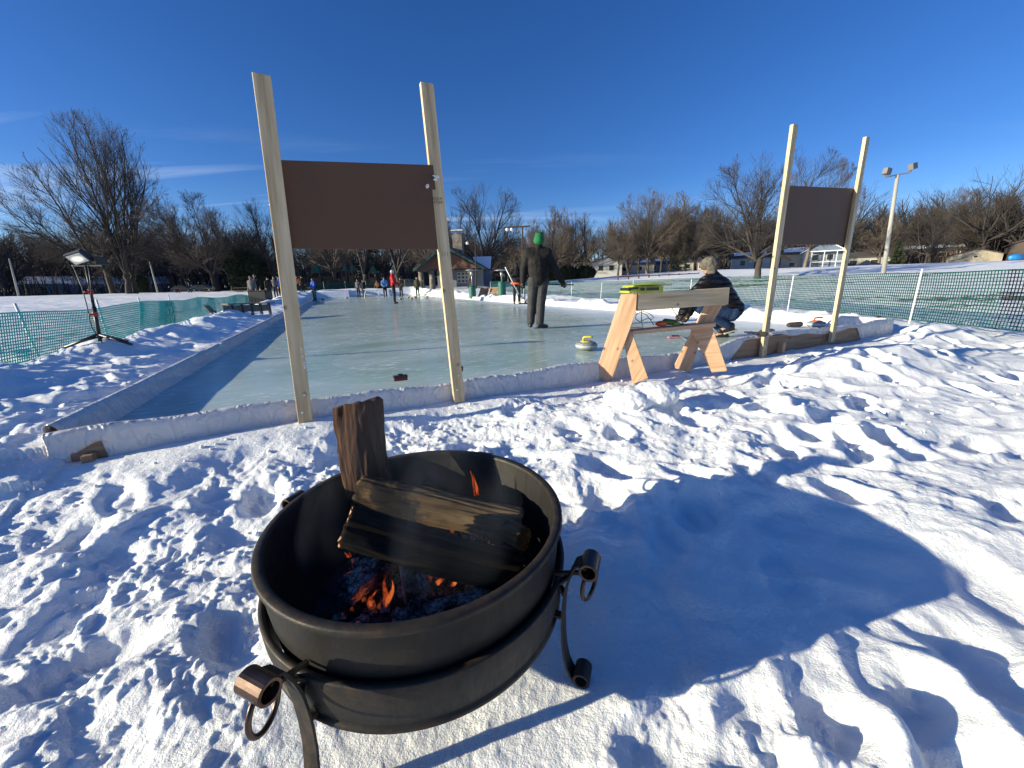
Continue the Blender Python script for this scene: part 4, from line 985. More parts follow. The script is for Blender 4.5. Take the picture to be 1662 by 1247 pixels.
# ------------------------------------------------------------------ mesh fences
def fence(label, path, height_fn, base_fn, posts, seed, cell=0.056, strand=0.012, group='green mesh fences', fold=None, lean=0.0, net=None):
    P = [Vector((p[0], p[1], 0)) for p in path]; seg = [0]
    for a, b in zip(P, P[1:]): seg.append(seg[-1] + (b - a).length)
    L = seg[-1]
    def at(s):
        s = min(max(s, 0), L - 1e-6)
        for i in range(len(P) - 1):
            if s <= seg[i + 1]: return P[i].lerp(P[i + 1], (s - seg[i]) / (seg[i + 1] - seg[i])), (P[i + 1] - P[i]).normalized()
        return P[-1], (P[-1] - P[-2]).normalized()
    e = empty('mesh_fence', (P[0].x, P[0].y, 0), 0, label, 'fence', group)
    n = int(L / cell); rows = 17; s = MB()
    S = np.linspace(0, L, n + 1)
    base = np.array([base_fn(at(x)[0]) for x in S]); H = np.array([height_fn(x, L) for x in S])
    wob = 0.05 * fbm(S * 0.5, S * 0 + seed, 3, seed); sag = 0.04 * fbm(S * 0.35, S * 0 + seed + 5, 2, seed + 2)
    grid = np.zeros((n + 1, rows, 3)); nrm = np.zeros((n + 1, 3))
    for i, x in enumerate(S):
        p, d = at(x); nn = Vector((-d.y, d.x, 0)); nrm[i] = nn
        for k in range(rows):
            t = k / (rows - 1); z = base[i] + H[i] * t + sag[i] * t * 1.3
            q = p + nn * (wob[i] * math.sin(t * 3.0 + seed) + lean * t)
            grid[i, k] = (q.x, q.y, z)
    hw = strand / 2; th = 0.0025
    def ribbon(pts, ups, nrs):
        o = len(s.v)
        for p, u_, nr_ in zip(pts, ups, nrs):
            for (a, b) in ((1, 1), (-1, 1), (-1, -1), (1, -1)): s.v.append(tuple(p + u_ * hw * a + nr_ * th * b))
        for i in range(len(pts) - 1):
            for k in range(4): s.f.append((o + i * 4 + k, o + i * 4 + (k + 1) % 4, o + i * 4 + 4 + (k + 1) % 4, o + i * 4 + 4 + k))
    step = 3
    idx = list(range(0, n + 1, step)); 
    if idx[-1] != n: idx.append(n)
    for k in range(rows): ribbon([grid[i, k] for i in idx], [np.array([0, 0, 1.4 if k in (0, rows - 1) else 1.0])] * len(idx), [nrm[i] for i in idx])
    kk = [round(q * (rows - 1) / 4) for q in range(5)]
    for i in range(n + 1):
        d = np.array([nrm[i][1], -nrm[i][0], 0]); ribbon([grid[i, k] for k in kk], [d] * 5, [nrm[i]] * 5)
    if fold:      # slack bunched netting
        for (fs, fw, fn) in fold:
            for q in range(fn):
                x = fs + fw * q / fn; i = min(n, int(x / cell)); off = 0.10 * math.sin(q * 1.7)
                pts = [grid[i, k] + nrm[i] * off * (1 - abs(k - 8) / 9) + np.array([0.12 * (1 - k / 16) * math.sin(q * 2.1), 0, -0.02]) for k in kk]
                ribbon(pts, [np.array([nrm[i][1], -nrm[i][0], 0])] * 5, [nrm[i]] * 5)
    putw('net', s, net or NET, e)
    for (x, hh, lx, ly) in posts:
        p, d = at(x); b0_ = base_fn(p); nn = Vector((-d.y, d.x, 0)) * 0.035
        pm = MB().tube([p + nn + Vector((-lx * 0.3, -ly * 0.3, b0_ - 0.3)), p + nn + Vector((lx, ly, b0_ + hh))], 0.017, 8)
        putw('fence_post', pm, WHITEP, e, 0, True)
    return e
fence('long green mesh fence with white posts along the right side of the rink', [(7.5, 3.0), (7.95, 5.9), (8.35, 8.5), (8.6, 12.3), (7.4, 17), (5.6, 22), (2.9, 27.5), (-1.8, 38)],
      lambda s, L: 0.93, lambda p: max(gsm(p.x, p.y), 0.0) - 0.02, [(1.0, 0.92, 0, 0), (5.0, 1.0, 0.01, 0), (9.05, 0.95, 0.02, 0.0), (13.6, 0.93, 0, 0.02), (17.5, 0.95, 0, 0), (20.3, 0.9, 0.05, 0), (23.2, 0.95, 0, 0), (26.5, 0.95, 0, 0), (30, 0.9, 0, 0), (34.5, 0.95, 0, 0), (39, 0.9, 0, 0)], 3, 0.052, 0.0135)
fence('sagging green mesh fence with leaning posts along the left snow bank', [(-6.4, 3.2), (-7.2, 5.4), (-7.95, 7.2), (-9.1, 9.5), (-10.6, 12), (-12.6, 16), (-15.2, 22), (-19, 31)],
      lambda s, L: 0.72 + 0.03 * math.sin(s), lambda p: -0.08, [(1.2, 0.85, -0.1, 0), (3.1, 0.85, -0.16, 0.05), (5.3, 0.85, -0.12, 0.1), (8.0, 0.85, -0.1, 0), (10.8, 0.9, -0.1, 0.1), (14.5, 0.85, -0.12, 0), (19, 0.9, -0.1, 0), (24, 0.9, 0, 0)], 9, fold=[(9.6, 0.9, 40), (15.2, 0.7, 22)], lean=-0.12, cell=0.047, strand=0.0145, net=NETL)
a_ = rk(-3.2, LEN + 2.2); b_ = rk(WID + 2.0, LEN + 2.2)
fence('green mesh fence across the far end of the ice, behind the players', [(a_.x, a_.y), (b_.x, b_.y)], lambda s, L: 0.9, lambda p: gsm(p.x, p.y), [(k * 2.1, 1.0, 0, 0) for k in range(8)], 15, 0.09, 0.02)

# ------------------------------------------------------------------ work light on a tripod
def work_light():
    Yl = 4.0
    while Yl < 8 and aty(164, 558, Yl).z > gz(*aty(164, 558, Yl)[:2]): Yl += 0.05
    b = aty(164, 558, Yl); top = aty(138, 428, Yl)
    g_ = b.z
    e = empty('work_light', (b.x, b.y, b.z - 0.02), 0, 'black tripod work light standing on the left snow bank', 'work light')
    h = top.z - b.z; lx = top.x - b.x
    put('pole', MB().tube([(0, 0, 0.05), (lx * 0.5, 0, h * 0.5)], 0.018, 10).tube([(lx * 0.5, 0, h * 0.5), (lx, 0, h)], 0.013, 10), BLACKP, e, None, 0, True)
    for (dx, dy) in ((-0.30, -0.12), (0.36, 0.0), (-0.02, 0.34)):
        put('tripod_leg', MB().tube([(0, 0, 0.13), (dx, dy, 0.0)], 0.016, 8).tube([(0, 0, 0.10), (dx * 0.5, dy * 0.5, 0.055)], 0.008, 6), BLACKP, e, None, 0, True)
    redk = plain('red_knob', (0.42, 0.04, 0.03), 0.5)
    for t in (0.40, 0.68): put('clamp', MB().lathe([(0.0, -0.03), (0.024, -0.03), (0.024, 0.03), (0.0, 0.03)], 12, (lx * t, 0, h * t)).capsule((lx * t, -0.02, h * t), (lx * t - 0.02, -0.04, h * t), 0.010, 0.013), redk, e, None, 0.004)
    put('crossbar', MB().bar((lx - 0.15, 0, h), (lx + 0.17, 0.02, h - 0.005), 0.02, 0.02), BLACKP, e, None, 0.003)
    rot = Matrix.Rotation(R(-14), 3, 'Y') @ Matrix.Rotation(R(38), 3, 'X')
    hp = Vector((lx - 0.03, -0.02, h + 0.085))
    lamp = put('lamp_head', MB().quadbox(hp, (0.20, 0.05, 0.14), rot).quadbox(hp + rot @ Vector((0, 0.035, 0)), (0.16, 0.035, 0.10), rot), BLACKP, e, None, 0.006)
    m, nt, bb = new_mat('emissive_lamp_glass'); bb.inputs['Base Color'].default_value = (0.75, 0.72, 0.6, 1); bb.inputs['Roughness'].default_value = 0.15
    t_ = N(nt, 'ShaderNodeTexCoord'); gr = N(nt, 'ShaderNodeTexGradient', gradient_type='SPHERICAL'); mpp = N(nt, 'ShaderNodeMapping'); mpp.inputs['Location'].default_value = (-0.5, -0.5, -0.5); mpp.inputs['Location'].default_value = (-1.1, -1.1, -1.1); mpp.inputs['Scale'].default_value = (2.2, 2.2, 2.2)
    nt.links.new(t_.outputs['Generated'], mpp.inputs[0]); nt.links.new(mpp.outputs[0], gr.inputs[0])
    bb.inputs['Emission Color'].default_value = (1, 0.93, 0.75, 1)
    em = N(nt, 'ShaderNodeMath', operation='MULTIPLY_ADD'); nt.links.new(gr.outputs[0], em.inputs[0]); em.inputs[1].default_value = 1.0; em.inputs[2].default_value = 0.02; nt.links.new(em.outputs[0], bb.inputs['Emission Strength'])  # emission strongest mid-pane, fading towards its edges
    put('lamp_glass', MB().quadbox(hp + rot @ Vector((0, -0.0275, 0)), (0.165, 0.006, 0.105), rot), m, lamp, None)
    hp2 = Vector((lx + 0.12, 0.06, h + 0.05)); rot2 = Matrix.Rotation(R(70), 3, 'Z')
    put('lamp_head', MB().quadbox(hp2, (0.11, 0.04, 0.085), rot2), BLACKP, e, None, 0.006)
    put('cable', MB().tube([(lx - 0.12, -0.02, h), (lx * 0.75 - 0.06, -0.03, h * 0.75), (lx * 0.45 - 0.03, -0.04, h * 0.5), (0.0, -0.05, h * 0.25), (0.05, -0.03, 0.03)], 0.005, 6).tube([(lx + 0.05, -0.02, h), (lx * 0.8 + 0.05, -0.03, h * 0.8), (lx * 0.5 + 0.03, -0.04, h * 0.55)], 0.005, 6), BLACKP, e, None, 0, True)
work_light()

# ------------------------------------------------------------------ people
SKIN = plain('skin', (0.50, 0.29, 0.21), 0.55); BOOT = plain('black_boot', (0.018, 0.016, 0.015), 0.5)
def cloth(name, c, quilt=0.0, scale=9):
    m, nt, b = new_mat(name); v = objc(nt); n = noise(nt, v, scale, 5, 0.6, 0.6)
    nt.links.new(ramp(nt, n, [(0.3, tuple(x * 0.75 for x in c)), (0.7, tuple(min(1, x * 1.2) for x in c))]), b.inputs['Base Color'])
    b.inputs['Roughness'].default_value = 0.75; b.inputs['Sheen Weight'].default_value = 0.0; b.inputs['Specular IOR Level'].default_value = 0.3
    if quilt:
        w = N(nt, 'ShaderNodeTexWave', wave_type='BANDS', bands_direction='Z', wave_profile='SIN'); w.inputs['Scale'].default_value = quilt; w.inputs['Distortion'].default_value = 2.2; w.inputs['Detail Scale'].default_value = 1.2
        nt.links.new(v, w.inputs['Vector']); bump(nt, b, w.outputs[1], 0.9, 0.03); b.inputs['Roughness'].default_value = 0.5
    else: bump(nt, b, noise(nt, objc(nt, (1, 1, 1.6)), 11, 4, 0.55, 1.2), 0.7, 0.03)
    return m
JB = cloth('black_jacket_cloth', (0.014, 0.012, 0.012)); JQ = cloth('black_quilted_nylon', (0.010, 0.009, 0.010), 4.2)
TG = cloth('grey_trousers_cloth', (0.050, 0.050, 0.054)); TJ = cloth('blue_denim', (0.022, 0.048, 0.115)); TB = cloth('black_trousers_cloth', (0.016, 0.016, 0.018))
HG = cloth('green_knit', (0.015, 0.15, 0.05), 0, 30); HW = rough_mat('pale_fur', (0.16, 0.14, 0.115), 0.95, 0.6, 22, 1.0, 0.03); BALA = cloth('balaclava', (0.012, 0.012, 0.013))
def template(h=1.78, **ov):
    J = dict(pelvis=(0, 0, .97), chest=(0, 0, 1.36), neck=(0, 0, 1.50), head=(0, 0.015, 1.645), shL=(-.19, 0, 1.42), shR=(.19, 0, 1.42), elL=(-.24, -.02, 1.14), elR=(.24, -.02, 1.14),
             haL=(-.25, .06, .90), haR=(.25, .06, .90), hipL=(-.09, 0, .93), hipR=(.09, 0, .93), knL=(-.10, .02, .50), knR=(.10, .02, .50), anL=(-.11, 0, .09), anR=(.11, 0, .09))
    J.update(ov); k = h / 1.78
    return {a: Vector(b) * k for a, b in J.items()}
def figure(label, loc, rz, J, jacket, trousers, head='cap', headmat=None, glove=None, voxel=0.02, group=None, face=None, puff=1.0, hemdrop=0.10, sock=None, footdir=None, armk=1.0, legg=.012):
    """J joints in the person's own frame (facing +Y, right = +X) in metres"""
    e = empty('person', loc, rz, label, 'person', group)
    spine = (J['chest'] - J['pelvis']).normalized(); xs = (J['shR'] - J['shL']).normalized(); ys = spine.cross(xs) * -1
    ys = xs.cross(spine) * -1
    ys = spine.cross(xs); ys.normalize(); xs2 = ys.cross(spine).normalized()
    RT = Matrix((xs2, ys, spine)).transposed()
    face = Vector(face or (0, 1, 0)).normalized(); hup = (J['head'] - J['neck']).normalized(); fx = face.cross(hup).normalized(); fy = hup.cross(fx)
    RH = Matrix((fx, fy, hup)).transposed()
    def torso(m, g, hem):
        m.ell(J['chest'] + spine * -0.03, (.178 + g, .115 + g, .20), 14, 10, RT); m.ell(J['pelvis'] + spine * 0.12, (.160 + g, .108 + g, .20), 14, 10, RT)
        m.ell((J['chest'] + J['pelvis']) / 2, (.168 + g, .108 + g, .22), 14, 10, RT)
        if hem: m.ell(J['pelvis'] + spine * -0.01 * 0 - spine * (hem - 0.10), (.160 + g, .118 + g, .13), 14, 10, RT)
        m.capsule(J['shL'], J['shR'], .066 + g, .066 + g); m.capsule(J['chest'] + spine * .07, J['neck'], .085 + g, .055 + g)
        for s in 'LR': m.capsule(J['neck'] - spine * .02, J['sh' + s], .045 + g, .058 + g); m.capsule(J['chest'] - spine * .02, J['sh' + s], .10 + g, .065 + g)
    def arms(m, g):
        for s in 'LR': m.capsule(J['sh' + s], J['el' + s], .060 + g, .048 + g); m.capsule(J['el' + s], J['ha' + s], .048 + g, .034 + g)
    def legs(m, g, cut=0.0):
        for s in 'LR':
            m.capsule(J['hip' + s], J['kn' + s], .088 + g, .060 + g); a = J['an' + s]; kn = J['kn' + s]; m.capsule(kn, a.lerp(kn, cut), .060 + g, .045 + g * 1.3)
        m.capsule(J['hipL'], J['hipR'], .10 + g, .10 + g)
    body = MB(); torso(body, -.012, 0); arms(body, -.006); legs(body, -.010)
    body.capsule(J['neck'] - hup * .03, J['head'] - hup * .05, .055, .052)
    h_ = J['head']
    body.ell(h_, (.074, .093, .112), 16, 12, RH); body.ell(h_ + RH @ Vector((0, .035, -.055)), (.052, .055, .05), 12, 8, RH)
    body.capsule(h_ + RH @ Vector((0, .088, .0)), h_ + RH @ Vector((0, .108, -.028)), .010, .014)
    for sx in (-1, 1): body.ell(h_ + RH @ Vector((.076 * sx, -.005, -.01)), (.012, .022, .032), 8, 6, RH)
    for s in 'LR':
        d = (J['ha' + s] - J['el' + s]).normalized(); body.capsule(J['ha' + s], J['ha' + s] + d * .09, .03, .03)
        fd = Vector(footdir[s]) if footdir else Vector((0.12 * (1 if s == 'R' else -1), 1, 0)); fd.normalize()
        body.capsule(J['an' + s], J['an' + s] + fd * .12 - Vector((0, 0, .04)), .042, .036)
    solid(body, voxel, SKIN, 'body', e, 4)
    # eyes and mouth
    for (nm, px_, py_, pz_, rr3) in (('eye', -.03, .082, .012, (.012, .008, .008)), ('eye', .03, .082, .012, (.012, .008, .008)), ('mouth', 0, .090, -.062, (.022, .006, .005))):
        ey = MB().ell(h_ + RH @ Vector((px_, py_, pz_)), rr3, 8, 6, RH)
        put(nm, ey, plain('dark_features', (0.05, 0.02, 0.02), 0.5) if 'dark_features' not in bpy.data.materials else bpy.data.materials['dark_features'], e, None, 0, True)
    jk = MB(); torso(jk, .016 * puff, hemdrop); arms(jk, .013 * puff * armk); jk.capsule(J['neck'] - hup * .05, J['neck'] + hup * .055, .096, .084)
    solid(jk, voxel, jacket, 'jacket', e, 8)
    tr = MB(); legs(tr, legg, 0.10); solid(tr, voxel, trousers, 'trousers', e, 3)
    for s in 'LR':
        fd = Vector(footdir[s]) if footdir else Vector((0.12 * (1 if s == 'R' else -1), 1, 0)); fd.normalize(); a = J['an' + s]
        bt = MB(); bt.capsule(a + Vector((0, 0, .03)), a - Vector((0, 0, .01)), .055, .052); bt.capsule(a - fd * .03 - Vector((0, 0, .045)), a + fd * .15 - Vector((0, 0, .052)), .042, .036); bt.capsule(a - Vector((0, 0, .02)), a + fd * .10 - Vector((0, 0, .04)), .048, .04)
        solid(bt, min(voxel, 0.012), BOOT, 'boot', e, 2)
        # hands: palm, four fingers and a thumb, slightly curled
        w = J['ha' + s]; d = (w - J['el' + s]).normalized(); sd_ = d.cross(Vector((0, 0, 1)) if abs(d.z) < .8 else Vector((0, 1, 0))).normalized(); pn = sd_.cross(d)
        g = MB(); th_ = .004 if glove else 0
        g.capsule(w, w + d * .075, .030 + th_, .034 + th_); g.capsule(w + d * .07 - sd_ * .026, w + d * .07 + sd_ * .026, .020, .020)
        for q, (o_, l_) in enumerate(((-.032, .055), (-.011, .068), (.011, .064), (.031, .048))):
            b1_ = w + d * .085 + sd_ * o_; b2_ = b1_ + d * l_ * .6 + pn * .014; b3_ = b2_ + d * l_ * .35 + pn * .026
            g.capsule(b1_, b2_, .0105 + th_, .0095 + th_, 8); g.capsule(b2_, b3_, .0095 + th_, .008 + th_, 8)
        g.capsule(w + d * .02 - sd_ * .025, w + d * .065 - sd_ * .055 + pn * .012, .014 + th_, .011 + th_, 8); g.capsule(w + d * .065 - sd_ * .055 + pn * .012, w + d * .095 - sd_ * .055 + pn * .02, .011 + th_, .009 + th_, 8)
        solid(g, 0.006 if voxel < 0.02 else 0.010, glove or SKIN, 'glove' if glove else 'hand', e, 1)
    hm = headmat or BALA; hb = MB()
    if head == 'beanie':
        hb.ell(h_ + RH @ Vector((0, -.008, .010)), (.104, .116, .100), 18, 12, RH); hb.capsule(h_ + RH @ Vector((0, -.01, .03)), h_ + RH @ Vector((0, -.015, .06)), .100, .092)
        hb.capsule(h_ + RH @ Vector((-.045, 0, .115)), h_ + RH @ Vector((.045, 0, .115)), .042, .042)
    elif head == 'cap': hb.ell(h_ + RH @ Vector((0, -.008, .045)), (.084, .102, .085), 16, 10, RH); hb.capsule(h_ + RH @ Vector((-.02, -.05, .0)), h_ + RH @ Vector((.02, -.05, .0)), .055, .055)
    elif head == 'trapper':
        hb.ell(h_ + RH @ Vector((0, -.005, .045)), (.108, .122, .098), 16, 10, RH); hb.ell(h_ + RH @ Vector((0, -.045, -.01)), (.108, .085, .085), 16, 10, RH)
        for sx in (-1, 1): hb.ell(h_ + RH @ Vector((.085 * sx, .0, -.055)), (.032, .062, .075), 12, 8, RH)
        hb.ell(h_ + RH @ Vector((0, .075, .07)), (.085, .042, .045), 12, 8, RH)
    elif head == 'mask': hb.ell(h_, (.088, .108, .126), 16, 12, RH); hb.capsule(h_ - hup * .08, J['neck'], .07, .085)
    elif head == 'hair': hb.ell(h_ + RH @ Vector((0, -.022, .028)), (.083, .098, .100), 16, 10, RH)
    solid(hb, 0.008 if voxel < 0.02 else 0.014, hm, {'hair': 'hair', 'mask': 'face_mask'}.get(head, 'hat'), e, 2)
    return e
def px_pose(Y, base, pts, dy):
    """joints given by where they stand at distance Y (+dy each), relative to base"""
    J = {}
    for k_, (px, py) in pts.items():
        p = aty(px, py, Y + dy.get(k_, 0)); J[k_] = p - base
    return J
# man with the green beanie
base = Vector((*atz(875, 534, 0)[:2], 0.0)); Ym = base.y
J = px_pose(Ym, base, dict(pelvis=(873.5, 452), chest=(872, 424), neck=(873.5, 404), head=(874.5, 391), shL=(857, 411), shR=(888, 411), elL=(850, 437), elR=(901, 438), haL=(849, 456), haR=(912, 456),
        hipL=(866, 457), hipR=(881, 457), knL=(863, 494), knR=(878, 493), anL=(861, 525), anR=(876, 526)), dict(haL=.02, haR=.05, elR=.02, anL=.06, knL=.08, knR=.02, head=-0.01))
man = figure('man in a green beanie, dark jacket and grey trousers seen from behind', base, 0, J, JB, TG, 'beanie', HG, BLACKP, 0.011, face=(-.35, 1, 0), hemdrop=0.135, puff=2.4, legg=.030, footdir=dict(L=(-.1, 1, 0), R=(.95, .35, 0)))
ORB = plain('orange_broom_pad', (0.75, 0.10, 0.02), 0.5)
q1 = aty(829, 460, Ym + .02); q2 = aty(851, 461, Ym + .03); q3 = aty(925, 462.5, Ym + .12)
e = empty('curling_broom', q1, 0, 'broom with a bright orange end, held level by the man in the green beanie', 'broom')
putw('orange_sleeve', MB().tube([q1, q2], 0.019, 12), ORB, e, 0, True); putw('shaft', MB().tube([q2, q3], 0.0125, 10), BLACKP, e, 0, True); putw('pad', MB().bar(q3 + Vector((-.02, 0, 0)), q3 + Vector((.07, .01, 0)), 0.02, 0.05), BLACKP, e, 0.004)
# crouching person
base = Vector((*atz(1180, 549, 0)[:2], 0.0)); Yc = base.y
J = px_pose(Yc, base, dict(pelvis=(1190, 503), chest=(1168, 466), neck=(1156, 448), head=(1151, 433), shL=(1146, 459), shR=(1160, 461), elL=(1120, 482), elR=(1128, 486), haL=(1108, 508), haR=(1118, 508),
        hipL=(1189, 509), hipR=(1186, 511), knL=(1134, 500), knR=(1142, 506), anL=(1186, 532), anR=(1176, 541)), dict(shL=-.16, shR=.16, elL=-.2, elR=.18, haL=-.12, haR=.10, hipL=-.10, hipR=.10, knL=-.14, knR=.16, anL=-.09, anR=.10))
cr2 = figure('person squatting behind the sawhorse in a black quilted jacket, jeans and pale fur hat', base, 0, J, JQ, TJ, 'trapper', HW, plain('brown_glove', (0.035, 0.022, 0.02), 0.7), 0.011, face=(-1, .35, -.35), puff=2.6, hemdrop=0.10, footdir=dict(L=(-1, .1, 0), R=(-1, .1, 0)))
put('hat_crown', MB().ell(J['head'] + Vector((.045, -.02, .045)), (.062, .075, .055), 12, 8), plain('navy_nylon', (0.015, 0.02, 0.04), 0.5), cr2, None, 0, True)
put('shoe_sole', MB().bar(J['anL'] + Vector((.09, 0, -.03)), J['anL'] + Vector((-.10, 0, -.085)), .09, .02, (0, 1, 0)), plain('pale_sole', (0.45, 0.42, 0.34), 0.7), cr2, None, 0.003)
# masked man in black
def stand(px, py, z=0.0): return Vector((*atz(px, py, z)[:2], z))
def put_person(label, p, rz, J, jacket, trousers, head, hm, **k): return figure(label, p, rz, J, jacket, trousers, head, hm, **k)
p = stand(839, 494); J = template(1.83, haL=(-.10, .25, 1.10), haR=(.20, .30, 1.25), elL=(-.27, .05, 1.15), elR=(.30, .05, 1.2))
put_person('person all in black with a face mask, holding a white-handled broom', p, math.pi + 0.12, J, JB, TB, 'mask', BALA, voxel=0.016, glove=BLACKP)
a_ = aty(820, 434, p.y - .45); b_ = aty(842, 478, p.y - .35); e = empty('curling_broom', a_, 0, 'white broom handle held slantwise by the person in black', 'broom')
putw('shaft', MB().tube([a_, b_], 0.02, 8), WHITEP, e, 0, True); putw('pad', MB().bar(b_, b_ + (b_ - a_).normalized() * .05, 0.16, 0.05, (1, 0, 0)), BLACKP, e, 0.004)
JR = cloth('red_jacket_cloth', (0.50, 0.012, 0.022)); JU = cloth('blue_jacket_cloth', (0.02, 0.07, 0.42)); JGY = cloth('grey_jacket_cloth', (0.10, 0.10, 0.11)); JO = cloth('orange_brown_jacket_cloth', (0.42, 0.16, 0.05)); JBW = cloth('pale_blue_jacket_cloth', (0.10, 0.25, 0.60)); TD = cloth('dark_green_trousers_cloth', (0.02, 0.05, 0.035)); JN = cloth('olive_jacket_cloth', (0.07, 0.06, 0.035))
armsf = dict(haL=(-.16, .34, 1.02), haR=(.16, .34, 1.02), elL=(-.25, .06, 1.13), elR=(.25, .06, 1.13))
p = stand(641, 493); put_person('person in a bright red jacket, black trousers and a white hat standing on the ice', p, R(-78), template(1.80, **armsf), JR, TB, 'cap', plain('white_knit', (0.6, 0.6, 0.58), 0.9), voxel=0.018)
far = [(512, 488, R(150), JU, TD, 'hair', 'person in a royal blue jacket by the far left corner of the ice', armsf, 1.75),
       (583, 483, R(170), JGY, TB, 'hair', 'person in a dark grey coat at the far end, left one of a pair', {}, 1.75),
       (591.5, 482, R(190), JB, TG, 'cap', 'person in black beside the grey-coated person at the far end', {}, 1.68),
       (614, 480, R(170), JO, TB, 'cap', 'person in an orange-brown jacket at the far end', armsf, 1.72),
       (626, 483, R(200), JBW, TB, 'cap', 'person in a light blue and white jacket behind the red jacket player', armsf, 1.80),
       (652, 482, R(170), JB, TB, 'hair', 'person in black with hands forward, right of the red jacket player', armsf, 1.75),
       (678.5, 482, R(185), JN, TD, 'hair', 'person in an olive jacket standing at the far right end of the ice', {}, 1.75)]
HAIR = plain('brown_hair', (0.05, 0.03, 0.02), 0.7)
for (px, py, rz, jm, tm, hd, lb, ov, h) in far:
    put_person(lb, stand(px, py), rz, template(h, **ov), jm, tm, hd, HAIR if hd == 'hair' else JGY, voxel=0.03, group='people gathered at the far end of the ice')
# people behind the left bank
for (px, py, Y, jm, hd, lb, h) in ((414, 492, 24, JGY, 'hair', 'person in grey facing away above the black crate, left one', 1.70), (421, 492, 24.5, JB, 'hair', 'person in dark clothing facing away above the black crate, right one', 1.78),
                                   (440, 488, 30, JB, 'cap', 'bystander in black left of the snow-stuck post, nearest the black crate', 1.6), (450, 487, 31, JGY, 'hair', 'grey-clad bystander between two darker ones left of the snow-stuck post', 1.65), (458, 486, 32, JU, 'cap', 'bystander in blue directly left of the snow-stuck post', 1.6), (486, 484, 40, JO, 'hair', 'bystander in orange-brown just right of the snow-stuck post', 1.7), (494, 484, 41, JB, 'cap', 'bystander in black between the orange-brown and blue jackets', 1.7)):
    p = aty(px, py, Y); p.z = gsm(p.x, p.y); put_person(lb, p, R(170 + (px % 7) * 8), template(h), jm, TB, hd, HAIR if hd == 'hair' else JB, voxel=0.035, group='bystanders beside the left side of the ice')
p = aty(424, 491, 22.5); e = empty('crate', (p.x, p.y, gsm(p.x, p.y)), 0, 'black crate standing in the snow in front of two bystanders', 'crate')
put('box', MB().quadbox((0, 0, .38), (1.0, .6, .75)), BLACKP, e, None, .03); put('lid', MB().quadbox((0, 0, .78), (1.05, .65, .05)), BLACKP, e, None, .02)

# ------------------------------------------------------------------ low bench on the left bank
GREYW = wood_mat('weathered_boards', (0.20, 0.19, 0.18), (0.12, 0.11, 0.10), 0.8)
a_ = aty(364, 494, 11.3); b_ = aty(441, 491.5, 12.6)
e = empty('low_bench', a_, 0, 'long low bench with hanging grey boards on the left snow bank', 'bench'); d_ = (b_ - a_).normalized()
putw('bench_top', MB().bar(a_, b_, .035, .32, (0, 0, 1)), GREYW, e, .004)
L_ = (b_ - a_).length
for k in range(5):
    s_ = a_ + d_ * (L_ * (k + .08) / 5) ; t_ = a_ + d_ * (L_ * (k + .92) / 5); putw('board', MB().bar(s_ + Vector((0, -.13, -.14)), t_ + Vector((0, -.13, -.14)), .20, .02, (0, 0, 1)), GREYW, e, .003)
for k in range(5):
    s_ = a_ + d_ * (L_ * (k + .95) / 5.1); putw('leg', MB().bar(s_ + Vector((0, -.10, -.02)), s_ + Vector((0, -.10, -.42)), .07, .05, (1, 0, 0)), BLACKP, e, .003)
p = aty(345, 500, 11.0); e = empty('small_bench', p, 0, 'small grey bench end just left of the long low bench', 'bench')
putw('seat_board', MB().bar(p + Vector((-.16, 0, .06)), p + Vector((-.02, 0, -.12)), .20, .03, (0, 1, 0)), GREYW, e, .003)
for k in (0, .1): putw('leg', MB().bar(p + Vector((-.04 + k, 0, -.08)), p + Vector((-.02 + k, 0, -.28)), .03, .03), BLACKP, e)

# ------------------------------------------------------------------ things beyond the ice: boards, heaters, table, stand
PLY = wood_mat('tan_plywood', (0.50, 0.34, 0.20), (0.36, 0.23, 0.13), 0.6)
def leaning_board(px, py, label, m, dx):
    p = atz(px, py, 0.12); e = empty('leaning_board', p, R(-6), label, 'board', 'boards leaning at the right border')
    put('frame_rail', MB().bar((-.26, 0, 0), (-.26 + dx, .25, .62), .05, .03), m, e, .003); put('frame_rail', MB().bar((.26, 0, 0), (.26 + dx, .25, .62), .05, .03), m, e, .003)
    for t in (.08, .5, .92): put('cross_rail', MB().bar((-.26 + dx * t, .25 * t, .62 * t), (.26 + dx * t, .25 * t, .62 * t), .05, .03, (0, 0, 1)), m, e, .003)
    put('panel', MB().prism([(-.27, .02, 0), (.27, .02, 0), (.27 + dx, .28, .63), (-.27 + dx, .28, .63)], (0, .015, 0)), PLY, e)
leaning_board(783, 483, 'dark wooden frame board leaning left of its twin at the right border', BOARDW, .16)
leaning_board(799, 484, 'pale wooden frame board leaning beside the patio heater at the right border', PINE2, .16)
TANK = plain('green_heater_tank', (0.02, 0.12, 0.09), 0.4); GALV = plain('galvanised_steel', (0.42, 0.42, 0.41), 0.4, 0.7)
for (px, py, Y, lb) in ((767, 480, 25, 'patio heater with a mushroom top in front of the shelter windows'), (815, 480, 22, 'patio heater with a mushroom top just left of the person in black')):
    p = aty(px, py, Y); z = gsm(p.x, p.y) + .05; topz = aty(px, 437, Y).z; h = topz - z
    e = empty('patio_heater', (p.x, p.y, z), 0, lb, 'patio heater', 'patio heaters by the right border')
    put('tank_cover', MB().lathe([(0, 0), (.22, 0), (.22, .70), (.17, .76), (0, .76)], 20), TANK, e, None, 0, False); put('pole', MB().tube([(0, 0, .7), (0, 0, h - .1)], .03, 10).tube([(0, 0, h - .42), (0, 0, h - .12)], .08, 12), GALV, e, None, 0, True)
    put('reflector', MB().lathe([(0, h + .01), (.12, h), (.40, h - .06), (.41, h - .08), (.38, h - .075), (.10, h - .03), (0, h - .03)], 24), GALV, e, None, 0, True)
